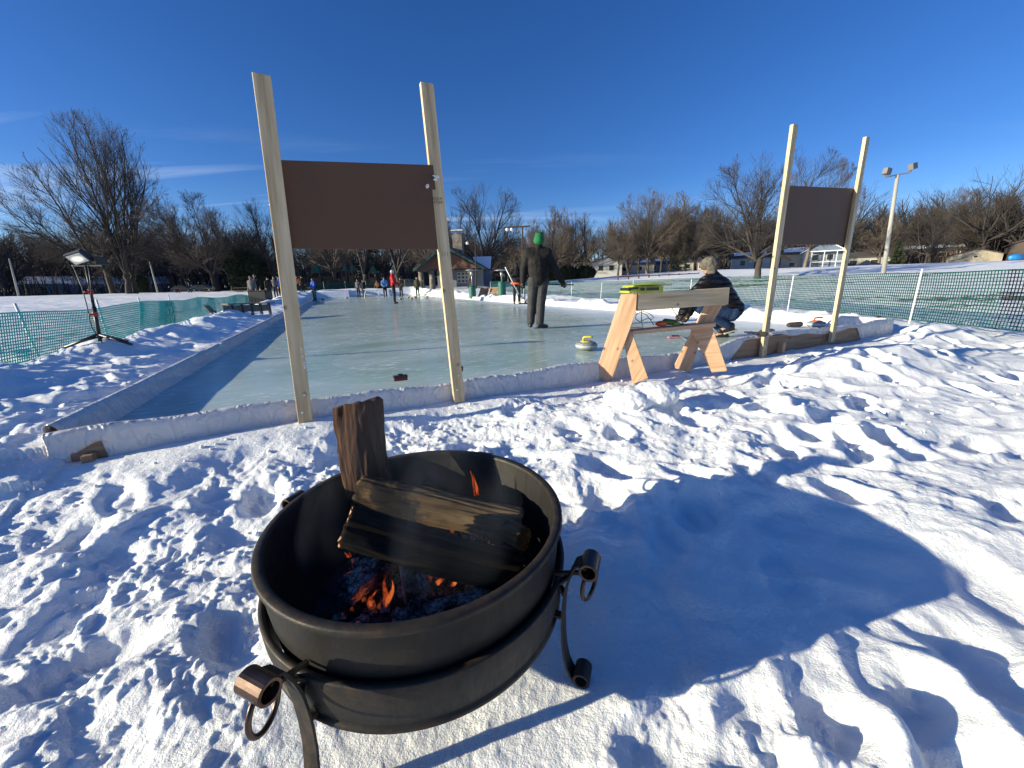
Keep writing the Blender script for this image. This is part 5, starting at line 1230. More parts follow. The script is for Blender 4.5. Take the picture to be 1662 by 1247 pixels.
p = stand(604, 484); e = empty('scoreboard_bench', p, 0, 'pale metal-legged bench at the far end of the ice', 'bench')
put('seat', MB().quadbox((0, 0, .75), (1.3, .4, .06)), WHITEP, e, None, .01); put('shelf', MB().quadbox((0, 0, .18), (1.2, .35, .05)), BOARDW, e)
for sx in (-1, 1): put('leg', MB().bar((sx * .7, 0, 0), (sx * .5, 0, .75), .06, .06), WHITEP, e)
p = atz(852, 493, 0.02); e = empty('music_stand', p, 0, 'thin black stand behind the man in the green beanie', 'stand'); put('pole', MB().tube([(0, 0, 0), (0, 0, 1.05)], .025, 8), BLACKP, e, None, 0, True); put('foot', MB().quadbox((0, 0, .02), (.5, .3, .04)), BLACKP, e, None, .01)
p = atz(846, 492, 0.02); e = empty('bucket', p, 0, 'white bucket at the foot of the thin black stand', 'bucket'); put('pail', MB().lathe([(0, 0), (.10, 0), (.13, .26), (.12, .26), (.09, .02), (0, .02)], 20), WHITEP, e, None, 0, True); put('rim', MB().lathe([(.125, .25), (.138, .25), (.138, .27), (.125, .27)], 20, closed=True), GALV, e)

# ------------------------------------------------------------------ trees
def gen_tree(seed, style, twig_lv=3, dens=1.0, rmin=.0075):
    rn = random.Random(seed); trunk = MB(); crown = MB()
    H = 12.0
    P = dict(spread=dict(th=.20, limbs=9, ang=(28, 72), L=(.6, .8), trop=.035, sub=.56, W=.50, lo=.14), vase=dict(th=.12, limbs=6, ang=(10, 46), L=(.8, 1.0), trop=.06, sub=.50, W=.44, lo=.12),
             brush=dict(th=.06, limbs=10, ang=(5, 32), L=(.8, 1.0), trop=.05, sub=.40, W=.30, lo=.05), tall=dict(th=.42, limbs=13, ang=(25, 60), L=(.45, .6), trop=.05, sub=.52, W=.34, lo=.12))[style]
    def rdir(d, ang):
        o = d.orthogonal().normalized(); o2 = d.cross(o); a = rn.uniform(0, 6.283); return (d * math.cos(ang) + (o * math.cos(a) + o2 * math.sin(a)) * math.sin(ang)).normalized()
    nch = {1: int(12 * dens), 2: int(9 * dens), 3: int(8 * dens), 4: 0}
    CW, CH, C0 = H * P['W'], H * (.5 - .5 * P['lo']), H * (.5 + .5 * P['lo'])
    def reach(q, d):
        # how far from q along d until the rounded outline of the crown
        S_ = Vector((1 / CW, 1 / CW, 1 / CH)); o = Vector((q.x, q.y, q.z - C0)); o = Vector([o[i] * S_[i] for i in range(3)]); e_ = Vector([d[i] * S_[i] for i in range(3)])
        A_ = e_.dot(e_); B_ = o.dot(e_); C_ = o.dot(o) - 1; D_ = B_ * B_ - A_ * C_
        return 0.25 if D_ <= 0 else max(.25, (-B_ + math.sqrt(D_)) / A_)
    def branch(p, d, L, r, lv, mb_):
        L = min(L, reach(p, d) * rn.uniform(.86, 1.06))
        ns = {0: 6, 1: 9, 2: 6, 3: 4, 4: 3}[lv]; pts = [p]; rad = [r]; dirs = [d]
        for i in range(ns):
            wob = (.05, .10, .10, .09, .08)[lv]
            d = (d + Vector((rn.gauss(0, wob), rn.gauss(0, wob), rn.gauss(0, wob * .6))) + Vector((0, 0, P['trop'] * (1.0 if lv else 0)))).normalized()
            p = p + d * (L / ns); pts.append(p); dirs.append(d); rad.append(max(r * (1 - .80 * (i + 1) / ns), rmin))
        mb_.tube(pts, rad, {0: 9, 1: 6, 2: 4, 3: 3, 4: 3}[lv], cap=False)
        if lv >= 1 and lv < twig_lv + 1:
            for c in range(nch[lv]):
                t = rn.uniform(.16 if lv == 1 else .08, 1.0); i = min(ns - 1, int(t * ns)); q = pts[i].lerp(pts[i + 1], t * ns - i)
                rr = max(rad[i] * .55, rmin * 1.15)
                out_ = Vector((q.x, q.y, (q.z - C0 * .72) * 1.1)); out_ = out_.normalized() if out_.length > .01 else Vector((0, 0, 1))
                dc = (rdir(dirs[i], R(rn.uniform(28, 62))) + out_ * (.38 if lv < 3 else .25) + Vector((0, 0, .16))).normalized()
                LL = L * P['sub'] * rn.uniform(.65, 1.15) * (1.2 - .55 * t)
                branch(q, dc, LL, rr, lv + 1, crown)
    th = H * P['th']; r0 = H * .021
    tp = [Vector((0, 0, -.6))]; tr_ = [r0 * 1.5]; p = Vector((0, 0, 0)); d = Vector((rn.gauss(0, .05), rn.gauss(0, .05), 1)).normalized()
    tp.append(p + Vector((0, 0, .05))); tr_.append(r0 * 1.35); tp.append(Vector((0, 0, .5))); tr_.append(r0 * 1.08)
    for i in range(5): p = Vector(d) * (th * (i + 1) / 5); p.x += rn.gauss(0, .03) * i; tp.append(p + Vector((0, 0, .5 if i < 4 else 0.3))); tr_.append(r0 * (1 - .05 * i))
    trunk.tube(tp, tr_, 12, cap=True)
    top = tp[-1]
    for k in range(P['limbs']):
        a = 2 * math.pi * (k + rn.uniform(-.3, .3)) / P['limbs']; an = R(rn.uniform(*P['ang'])) * (0.3 if k == 0 else 1)
        d = Vector((math.cos(a) * math.sin(an), math.sin(a) * math.sin(an), math.cos(an))); q = top - Vector((0, 0, rn.uniform(0, th * .25)))
        if style == 'tall': q = Vector((0, 0, rn.uniform(.25, 1) * th))
        branch(q, d, H * rn.uniform(*P['L']), r0 * rn.uniform(.34, .58), 1, crown)
    if style == 'tall': branch(top, Vector((0, 0, 1)), H * .5, r0 * .75, 1, crown)
    V_ = np.array(crown.v); zt = np.percentile(V_[:, 2], 98.5); wd = np.percentile(np.abs(V_[:, 0]), 98)
    return trunk, crown, zt, wd
def tree_proto(seed, style, bark, twig, dens=1.0, lv=3, rmin=.0075):
    t, c, zt, wd = gen_tree(seed, style, lv, dens, rmin)
    tm = t.mesh('trunk', bark, True); cm = c.mesh('crown', twig, True)
    return dict(t=tm, c=cm, h=zt, w=wd)
PR_ = {'vaseA': tree_proto(2, 'vase', BARK, TWIG, .95, 3, .0045), 'vaseB': tree_proto(5, 'vase', BARK, TWIG, .9, 3, .0045), 'spreadA': tree_proto(3, 'spread', BARK, TWIG, 1.0, 3, .0055), 'spreadB': tree_proto(8, 'spread', BARKL, TWIGL, 1.1),
       'brushA': tree_proto(4, 'brush', BARKL, TWIGL, .9), 'brushB': tree_proto(14, 'brush', BARK, TWIG, .9), 'tallA': tree_proto(6, 'tall', BARKL, TWIGL, .85), 'spreadC': tree_proto(23, 'spread', BARK, TWIGL)}
def tree(px, py, Y, topy, halfw_px, proto, label, rz=0.0, lean=(0, 0), group='bare winter trees round the park', name='bare_tree'):
    b = aty(px, py, Y); t = aty(px, topy, Y); b.z = gsm(b.x, b.y) if py is None else b.z
    P = PR_[proto]; h = t.z - b.z; sz = h / P['h']; dep = (b - CAM).dot(fw); sx = (halfw_px / FPX * dep) / P['w']
    e = empty(name, (b.x, b.y, min(b.z, gsm(b.x, b.y) + .05)), rz, label, 'tree', group); e.scale = (sx, sx, sz * (t.z - e.location.z) / h); e.rotation_euler = (lean[0], lean[1], rz)
    link('trunk', P['t'], e); link('crown', P['c'], e); return e
tree(212, 487, 46, 184, 58, 'vaseA', 'tallest bare tree at the left, nearer of the two big forked trunks', 0.6, (0, R(2)))
tree(222, 486, 46.6, 226, 56, 'vaseB', 'tall bare tree forking from the right side of the tallest one', 1.9, (0, R(6)))
tree(186, 484, 49, 268, 88, 'spreadA', 'wide big bare tree at the left leaning away from the tallest one', 2.6, (0, R(-6)))
tree(352, 474, 50, 322, 74, 'spreadC', 'bare spreading tree with a leaning trunk left of the dark dome evergreen', 1.0, (0, R(-9)))
tree(379, 473, 55, 345, 26, 'brushB', 'slender many-stemmed bare tree touching the dark dome evergreen', 0.4)
tree(448, 474, 52, 334, 54, 'spreadA', 'bare tree just left of the snow-stuck post, right of the dome evergreen', 4.0)
tree(545, 468, 60, 340, 60, 'spreadB', 'bare tree with arching limbs below the large brown panel, left part', 0.9)
tree(593, 470, 44, 290, 40, 'vaseB', 'thick-trunked bare tree in front of the tall pine', 3.0)
tree(648, 466, 50, 270, 52, 'vaseA', 'bare tree with several thick rising trunks behind the red jacket player', 3.4)
tree(700, 462, 78, 335, 40, 'spreadC', 'bare tree above the left slope of the shelter roof', 2.2)
tree(786, 464, 56, 312, 64, 'spreadA', 'round-crowned bare tree just right of the shelter', 5.2)
tree(745, 462, 72, 345, 30, 'brushB', 'bare tree behind the shelter chimney', 1.0)
for i, (px, tp, hw, pr, lb) in enumerate(((862, 372, 26, 'brushA', 'brown brushy tree left behind the green beanie'), (893, 352, 30, 'tallA', 'brown brushy tree right behind the green beanie'), (922, 353, 30, 'brushA', 'tallest brown brushy tree in the centre clump'), (950, 362, 26, 'tallA', 'brown brushy tree at the right edge of the centre clump'), (838, 392, 24, 'brushA', 'low brown tree between the round-crowned tree and the centre clump'))):
    tree(px, 458, 96, tp - 12, hw, pr, lb, i * 1.3)
tree(1050, 448, 72, 316, 56, 'spreadB', 'tall brown tree above the small white houses, left of the dark conifer', 0.2); tree(1086, 447, 78, 318, 46, 'tallA', 'tall brown tree directly behind the dark conifer', 2.0); tree(1020, 450, 84, 352, 30, 'brushA', 'brown tree rising at the left of the tall brown pair', 2.0)
tree(1128, 446, 76, 332, 42, 'spreadC', 'brown tree between the dark conifer and the big park tree', 3.0)
tree(1228, 461, 36, 262, 98, 'spreadA', 'big lone bare tree beyond the mesh fence left of the slim frame', 2.4, group='bare winter trees round the park')
tree(1305, 440, 62, 270, 52, 'spreadB', 'bare tree peeking over the top of the smaller dark panel', 5.0)
for i, (px, tp, hw, pr, lb) in enumerate(((1172, 352, 26, 'tallA', 'thin tree left of the big lone park tree'), (1390, 372, 30, 'spreadC', 'bare tree right behind the rightmost slim post'), (1425, 362, 28, 'tallA', 'bare tree left of the floodlight pole'), (1482, 348, 34, 'spreadC', 'bare tree right of the floodlight pole'), (1522, 326, 40, 'spreadB', 'wide bare tree above the long brown house'), (1566, 322, 38, 'spreadC', 'tallest bare tree above the tan garage'), (1612, 340, 34, 'tallA', 'bare tree left of the dark brown gabled house'), (1648, 330, 40, 'spreadB', 'bare tree behind the dark brown gabled house'), (1440, 395, 22, 'brushA', 'low bushy tree behind the foot of the floodlight pole'))):
    tree(px, 432, 112 - (i % 3) * 14, tp - 12, hw, pr, lb, i * 0.9)
for i, (px, tp, hw, pr, lb) in enumerate(((12, 372, 40, 'brushB', 'dark bare tree at the left edge of the view'), (62, 386, 34, 'spreadC', 'dark bare tree above the low grey house'), (120, 392, 36, 'brushB', 'dark bare tree behind the work light'), (285, 368, 34, 'spreadC', 'dark bare tree between the tallest trees and the leaning trunk'), (322, 384, 34, 'brushB', 'dark bare tree behind the parked cars'), (420, 372, 30, 'brushB', 'dark bare tree behind the dome evergreen'))):
    tree(px, 477, 98, tp, hw, pr, lb, i * 1.1)
for i, (px, tp, hw, pr, lb) in enumerate(((1003, 362, 30, 'spreadC', 'low bare tree above the first white house'), (1036, 345, 32, 'spreadA', 'round bare tree in front of the tall brown pair'), (1072, 340, 34, 'spreadC', 'bare tree filling the gap left of the dark conifer'), (1112, 342, 34, 'spreadB', 'bare tree just right of the dark conifer'), (1150, 352, 30, 'spreadA', 'bare tree under the left limbs of the big lone tree'), (905, 360, 34, 'spreadC', 'wide bare tree low in the centre clump'), (868, 380, 26, 'tallA', 'thin bare tree right behind the T-shaped lamp pole'), (1500, 345, 34, 'spreadA', 'bare tree left of the long brown house roof'), (1590, 335, 36, 'tallA', 'bare tree between the tan garage and the dark brown house'))):
    tree(px, 447 if px < 1300 else 434, 70 + 6 * (i % 3), tp, hw, pr, lb, i * 0.7 + .3)
# evergreens
def evergreen(px, py, Y, topy, halfw_px, kind, label):
    b = aty(px, py, Y); t = aty(px, topy, Y); h = t.z - b.z; w = halfw_px / FPX * (b - CAM).dot(fw); rn = random.Random(px)
    e = empty('evergreen', (b.x, b.y, min(b.z, gsm(b.x, b.y))), 0, label, 'tree', 'evergreens round the park'); dz = b.z - e.location.z
    put('trunk', MB().tube([(0, 0, -.3), (0, 0, h * (.9 if kind == 'pine' else .4) + dz)], [h * .022, h * .006], 8), BARK, e, None, 0, True)
    s = MB()
    def tuft(c, r_, dirv):
        for _ in range(5):
            a = Vector((rn.gauss(0, 1), rn.gauss(0, 1), rn.gauss(0, .6))).normalized() * r_ * .5 + dirv * r_; b_ = Vector((rn.gauss(0, 1), rn.gauss(0, 1), rn.gauss(0, 1))).normalized() * r_ * .32
            o = len(s.v); s.v += [tuple(c - b_), tuple(c + b_), tuple(c + a)]; s.f.append((o, o + 1, o + 2))
    if kind == 'pine':
        for k in range(46):
            z = h * (.10 + .88 * k / 46); L = w * (1 - k / 46) ** .8 * rn.uniform(.7, 1.15)
            for q in range(6):
                a = rn.uniform(0, 6.283); d = Vector((math.cos(a), math.sin(a), -.12)); n = 10
                for m_ in range(n): tuft(Vector((0, 0, z)) + d * L * ((m_ + 1) / n) + Vector((0, 0, .12 * L * (m_ / n) ** 2)), .16 + .02 * w, Vector((d.x * .7, d.y * .7, -.3)))
    else:
        for k in range(5200):
            a = rn.uniform(0, 6.283); ph = math.acos(rn.uniform(-1, 1)); r_ = rn.uniform(.62, 1.0) * (1 + .10 * math.sin(5 * a + 3 * ph))
            c = Vector((math.cos(a) * math.sin(ph) * w * r_, math.sin(a) * math.sin(ph) * w * r_, h * .5 + math.cos(ph) * h * .5 * r_)); 
            if c.z > 0: tuft(c, .26, Vector((math.cos(a) * .4, math.sin(a) * .4, .5)))
    put('crown', s, NEEDLE, e, None, 0, False, recalc=False); return e
evergreen(405, 474, 50, 409, 27, 'dome', 'dense dark dome-shaped evergreen with a rounded top'); evergreen(432, 473, 56, 424, 10, 'dome', 'small dark evergreen just right of the dome-shaped one')
evergreen(601, 468, 58, 352, 30, 'pine', 'dark pine behind the thick-trunked bare tree'); evergreen(1100, 445, 70, 372, 16, 'pine', 'dark conifer among the brown trees behind the squatting person')
evergreen(1412, 437, 90, 410, 7, 'dome', 'dark evergreen bush between the slim frame and the floodlight pole'); evergreen(1452, 437, 60, 392, 12, 'pine', 'small dark conifer right of the floodlight pole'); evergreen(232, 476, 62, 446, 9, 'dome', 'dark round bush beside the second low house')
for i, (px, lb) in enumerate(((890, 'dark evergreen hedge bush behind the green beanie man'), (950, 'dark evergreen hedge bush beside the first white house'), (920, 'dark evergreen hedge bush in the middle of the centre clump'))): evergreen(px, 456, 74, 432, 16, 'dome', lb)

# far-off wood as one mass
def wood_mass():
    lo1 = gen_tree(31, 'tall', 2, .8); lo2 = gen_tree(32, 'spread', 2, .85); rn = random.Random(12)
    vs = []; fs = []; off = 0
    for kind_, (t, c, zt, wd) in enumerate((lo1, lo2)):
        Vv = np.array(t.v + c.v); nt_ = len(t.v)
        F = [f for f in t.f] + [tuple(i + nt_ for i in f) for f in c.f]; F = np.array([f for f in F if len(f) == 4])
        for k in range(120):
            az = rn.uniform(R(-62), R(62)); r = rn.uniform(118, 175); x = math.sin(az) * r; y = math.cos(az) * r; s_ = rn.uniform(1.35, 1.85)
            a = rn.uniform(0, 6.28); ca, sa = math.cos(a) * s_, math.sin(a) * s_
            W = np.stack([Vv[:, 0] * ca - Vv[:, 1] * sa + x, Vv[:, 0] * sa + Vv[:, 1] * ca + y, Vv[:, 2] * s_ * .85 + gsm(x, y) - .2], 1)
            vs.append(W); fs.append(F + off); off += len(Vv)
    co = np.vstack(vs); F = np.vstack(fs); me = bpy.data.meshes.new('far_wood'); me.vertices.add(len(co)); me.vertices.foreach_set('co', co.ravel())
    me.loops.add(F.size); me.loops.foreach_set('vertex_index', F.ravel().astype(np.int32)); me.polygons.add(len(F)); me.polygons.foreach_set('loop_start', (np.arange(len(F)) * 4).astype(np.int32)); me.update(); me.validate()
    me.materials.append(TWIG); o = link('far_wood', me); tag(o, 'distant wood of bare brown trees closing the view behind the houses', 'wood', kind='stuff')
    # undergrowth
    s = MB(); 
    for k in range(9000):
        az = rn.uniform(R(-60), R(60)); r = rn.uniform(118, 150); x = math.sin(az) * r; y = math.cos(az) * r; z = 0.0; h = rn.uniform(2, 7)
        p = Vector((x, y, 0)); q = p + Vector((rn.gauss(0, .8), rn.gauss(0, .8), h)); w = Vector((rn.uniform(.04, .12), rn.uniform(-.05, .05), 0)); o = len(s.v); s.v += [tuple(p - w), tuple(p + w), tuple(q + w * .3), tuple(q - w * .3)]; s.f.append((o, o + 1, o + 2, o + 3))
    A = np.array(s.v); cx = A.reshape(-1, 4, 3)[:, 0, :2]; zz = snow_z(cx[:, 0], cx[:, 1], False) - .1; A[:, 2] += np.repeat(zz, 4); s.v = [tuple(a) for a in A]
    o = put('undergrowth', s, TWIG, None, None, 0, False, recalc=False); tag(o, 'brown undergrowth stems along the foot of the far wood', 'undergrowth', kind='stuff')
wood_mass()

# ------------------------------------------------------------------ buildings
SNOWR = plain('roof_snow', (0.82, 0.84, 0.88), 0.6); GLASS = plain('dark_window_glass', (0.02, 0.025, 0.03), 0.08); TRIM = plain('white_trim', (0.62, 0.60, 0.55), 0.6)
def siding(name, c):
    m, nt, b = new_mat(name); v = objc(nt); w = N(nt, 'ShaderNodeTexWave', wave_type='BANDS', bands_direction='Z', wave_profile='SAW'); w.inputs['Scale'].default_value = 1.3; nt.links.new(v, w.inputs['Vector'])
    n = noise(nt, v, 1.5, 4); nt.links.new(ramp(nt, n, [(0.3, tuple(x * .85 for x in c)), (0.7, c)]), b.inputs['Base Color']); b.inputs['Roughness'].default_value = 0.7; bump(nt, b, w.outputs[1], 0.4, 0.02); return m
CREAM = siding('cream_siding', (0.40, 0.36, 0.28)); GREYS = siding('grey_siding', (0.20, 0.22, 0.24)); BROWNS = siding('brown_siding', (0.13, 0.085, 0.06)); WHITES = siding('white_siding', (0.46, 0.45, 0.42)); TANS = siding('tan_siding', (0.40, 0.34, 0.25)); SHING = rough_mat('dark_shingles', (0.07, 0.065, 0.065), 0.9, 0.3, 6, 0.4, 0.02); BLUES = siding('blue_grey_siding', (0.13, 0.17, 0.24)); DARKB = siding('dark_brown_siding', (0.075, 0.05, 0.035))
def house(px, py, Y, w, d, h, rh, rz, wall, roofm, wins, label, gable=False, door=None, chimney=None, snow=0.0, group='houses beyond the park', name='house', porch=False):
    b = aty(px, py, Y); e = empty(name, b, rz, label, 'house', group)
    s = MB()
    if gable: s.prism([(-w / 2, -d / 2, -1.5), (w / 2, -d / 2, -1.5), (w / 2, -d / 2, h), (0, -d / 2, h + rh), (-w / 2, -d / 2, h)], (0, d, 0))
    else: s.prism([(-w / 2, -d / 2, -1.5), (-w / 2, d / 2, -1.5), (-w / 2, d / 2, h), (-w / 2, 0, h + rh), (-w / 2, -d / 2, h)], (w, 0, 0))
    put('wall', s, wall, e); s = MB(); o_ = .35; t = .14
    if gable:
        sl = rh / (w / 2)
        for sx in (-1, 1): s.prism([(sx * 0, -d / 2 - o_, h + rh + .02), (sx * (w / 2 + o_), -d / 2 - o_, h - sl * o_ + .02), (sx * (w / 2 + o_), -d / 2 - o_, h - sl * o_ + t + .02), (0, -d / 2 - o_, h + rh + t + .02)], (0, d + 2 * o_, 0))
    else:
        sl = rh / (d / 2)
        for sy in (-1, 1): s.prism([(-w / 2 - o_, 0, h + rh + .02), (-w / 2 - o_, sy * (d / 2 + o_), h - sl * o_ + .02), (-w / 2 - o_, sy * (d / 2 + o_), h - sl * o_ + t + .02), (-w / 2 - o_, 0, h + rh + t + .02)], (w + 2 * o_, 0, 0))
    rf = put('roof', s, roofm, e)
    if snow:
        s = MB(); sy = -1; a0, a1 = .12, .12 + .75 * snow
        if not gable:
            pa = lambda a, lift: (h + rh - sl * (d / 2 + o_) * a + t + .022 + lift)
            s.prism([(-w / 2 * .9, sy * (d / 2 + o_) * a0, pa(a0, 0)), (-w / 2 * .9, sy * (d / 2 + o_) * a1, pa(a1, 0)), (-w / 2 * .9, sy * (d / 2 + o_) * a1, pa(a1, .10)), (-w / 2 * .9, sy * (d / 2 + o_) * a0, pa(a0, .10))], (w * .86, 0, 0))
        put('snow_patch', s, SNOWR, rf, None, .03)
    for (x, z, ww, wh) in wins:
        f = put('window', MB().quadbox((x, -d / 2 - .02, z), (ww + .16, .06, wh + .16)), TRIM, e); put('pane', MB().quadbox((x, -d / 2 - .055, z), (ww, .02, wh)).quadbox((x, -d / 2 - .070, z), (ww, .012, .04)) if False else MB().quadbox((x, -d / 2 - .055, z), (ww, .02, wh)), GLASS, f)
    if door: put('door', MB().quadbox((door, -d / 2 - .03, 1.0), (.95, .07, 2.05)), BROWNS, e, None, .01)
    if chimney: put('chimney', MB().quadbox((chimney, .3, h + rh + .3), (.7, .6, 1.5)), TANS, rf, None, .02)
    if porch:
        for x in (-w * .28, 0, w * .28, w * .47): put('porch_post', MB().quadbox((x, -d / 2 - 1.3, h * .5), (.14, .14, h)), TRIM, e)
        put('porch_roof', MB().quadbox((w * .1, -d / 2 - .8, h + .1), (w * .85, 1.5, .14)), roofm, e); put('porch_rail', MB().quadbox((w * .1, -d / 2 - 1.3, h * .38), (w * .8, .08, .12)), TRIM, e)
    return e
house(110, 478, 88, 14.3, 8.0, 2.28, 1.37, R(44), GREYS, SNOWR, [(-3, 1.3, 1.2, .9), (2, 1.3, 1.2, .9)], 'low grey house with a snowy roof behind the work light', snow=0); house(205, 477, 94, 15.6, 8.0, 2.28, 1.47, R(40), BLUES, SNOWR, [(-3.5, 1.3, 1.2, .9), (1, 1.3, 1.4, .9)], 'low blue-grey house between the big tree trunks', chimney=2.5)
house(983, 447, 99, 7.2, 6.9, 2.66, 1.37, R(-12), WHITES, SHING, [(-1.3, 1.6, 1.1, 1.2), (1.2, 1.6, 1.1, 1.2)], 'small white house with a bay of windows beside the centre clump', gable=True); house(1026, 446, 102, 9.8, 6.9, 2.28, 1.26, R(-15), CREAM, SHING, [(-2, 1.3, 1.2, 1), (1.5, 1.3, 1.2, 1)], 'cream house behind the tool case, partly hidden by trunks', snow=.7, door=0); house(1076, 444, 105, 10.4, 6.9, 2.28, 1.26, R(-19), GREYS, SHING, [(-2.4, 1.3, 1.2, 1), (2, 1.3, 1.2, 1)], 'grey house behind the sawhorse beam', snow=.5)
house(1125, 442, 102, 7.8, 6.9, 2.38, 1.37, R(-22), CREAM, SHING, [(-1.5, 1.4, 1, 1), (1.5, 1.4, 1, 1)], 'cream house directly above the fur hat', door=.2)
house(1215, 439, 85, 6.8, 6.9, 2.38, 1.16, R(-28), WHITES, SHING, [(-1.4, 1.4, .9, 1)], 'white garage-like house behind the big lone tree', door=1.1, snow=.6); house(1258, 437, 88, 6.0, 6.9, 2.94, 1.05, R(-30), CREAM, SHING, [(-1, 2.2, .8, .9), (1, .9, .8, .9)], 'narrow cream house between the lone tree and the slim frame')
house(1292, 438, 80, 5.7, 6.9, 2.85, 1.26, R(-32), TANS, SHING, [(.9, 2.0, .8, .9), (-1, .9, .9, .8)], 'tan house directly right of the first slim post', snow=.8); house(1330, 436, 78, 6.5, 8.0, 2.85, 1.99, R(-34), BLUES, SNOWR, [(-1.2, 1.9, .9, 1.0), (1, 1.9, .9, 1.0)], 'blue-grey house with a white porch below the smaller dark panel', gable=True, porch=True)
house(1400, 436, 88, 9.1, 6.9, 2.28, 1.05, R(-37), CREAM, SHING, [(-2, 1.2, 1.2, .9), (1.4, 1.2, 1.2, .9)], 'cream bungalow between the slim frame and the floodlight pole')
house(1522, 429, 88, 15.0, 8.0, 2.75, 1.26, R(-42), BROWNS, SHING, [(-3, 1.9, 1, .8), (0, 1.9, 1, .8), (3, 1.9, 1, .8)], 'long brown house with one patch of roof snow', snow=.6, door=-1.4); house(1577, 429, 77, 6.5, 5.8, 1.61, 1.00, R(-44), TANS, SHING, [(0, 1.3, .5, .4)], 'tan garage with a small gable window', gable=True)
house(1688, 427, 71, 8.3, 9.2, 3.23, 1.68, R(-47), DARKB, SHING, [(-1.9, 2.4, .7, .9), (-.3, 2.4, .7, .9)], 'dark brown two-storey gabled house at the right edge', gable=True, door=2.0)
TARP = plain('blue_tarpaulin', (0.02, 0.22, 0.55), 0.45); p = aty(1648, 421, 46); g = MB(); g.ell((0, 0, .3), (1.5, .8, .5)); g.capsule((-1.1, 0, .2), (1.0, 0, .3), .35, .4); o = solid(g, .12, TARP, 'tarpaulin', None, 1); o.location = p; o.scale = (.55, .55, .75); tag(o, 'bright blue tarpaulin heap before the dark brown house', 'tarpaulin')
# park shelter
STONE = rough_mat('field_stone', (0.20, 0.17, 0.14), 0.9, 0.5, 3.5, 0.7, 0.04); GREENR = plain('dark_green_fascia', (0.02, 0.06, 0.045), 0.6); SHB = siding('shelter_brown_boards', (0.16, 0.075, 0.045))
def shelter():
    Y = 47; L_ = aty(676, 440, Y); Rr = aty(785, 437, Y); base_z = aty(730, 466, Y).z; w = Rr.x - L_.x; cx = (L_.x + Rr.x) / 2; eave = L_.z - base_z; apex = aty(722, 402, Y).z - base_z
    e = empty('park_shelter', (cx, Y, base_z), R(-4), 'park shelter with a wide dark gable roof, stone chimney and stone pillars', 'shelter')
    ax = -0.4
    s = MB().prism([(-w / 2 + .5, 0, eave + .15), (w / 2 - .5, 0, eave + .15), (ax, 0, apex - .25)], (0, .25, 0)); put('gable', s, SHB, e)
    for (x0, x1, z1) in ((ax, -w / 2 - .2, eave), (ax, w / 2 + .2, eave)):
        s = MB().prism([(x0, -.9, apex), (x1, -.9, z1), (x1, -.9, z1 + .22), (x0, -.9, apex + .28)], (0, 9, 0)); put('roof', s, SHING, e)
        s = MB().prism([(x0, -.96, apex - .06), (x1, -.96, z1 - .10), (x1, -.96, z1 + .16), (x0, -.96, apex + .22)], (0, .055, 0)); put('fascia', s, GREENR, e)
    s = MB().quadbox((w * .10, 2.0, eave * .5 + .05), (w * .72, .2, eave + .1)); put('wall', s, GREYS, e)
    wx0 = aty(737, 450, Y).x - cx; wx1 = aty(757, 450, Y).x - cx
    for i in range(3):
        for k in range(3):
            x = wx0 + (wx1 - wx0) * (i + .5) / 3; z = .35 + k * (eave - .6) / 3 + .3
            f = put('window', MB().quadbox((x, 1.86, z), ((wx1 - wx0) / 3 - .03, .06, (eave - .6) / 3 - .03)), TRIM, e); put('pane', MB().quadbox((x, 1.82, z), ((wx1 - wx0) / 3 - .16, .02, (eave - .6) / 3 - .16)), GLASS, f)
    for px in (682, 700, 763): x = aty(px, 450, Y).x - cx; put('pillar', MB().lathe([(0, -1), (.42, -1), (.36, 0), (.30, eave + .1), (0, eave + .1)], 14, (x, .2, 0)), STONE, e, None, 0, True)
    x = aty(736, 400, Y).x - cx; put('chimney', MB().quadbox((x, 3.0, (apex + 1.2) / 2 + 1), (1.15, 1.1, apex + .2)), STONE, e, None, .03); put('chimney_cap', MB().quadbox((x, 3.0, apex + 2.15), (1.4, 1.3, .16)), TRIM, e, None, .02)
    x = aty(784, 428, Y).x - cx; s = MB().prism([(x - .9, 3.2, eave + .1), (x + .5, 3.2, eave + .2), (x + .5, 4.6, eave + 1.7), (x - 1.9, 4.6, eave + 1.7)], (0, .12, .05)); put('side_roof', s, SNOWR, e)
    put('side_wall', MB().quadbox((x - .5, 4.0, eave * .5), (2.0, .2, eave)), BLUES, e)
shelter()
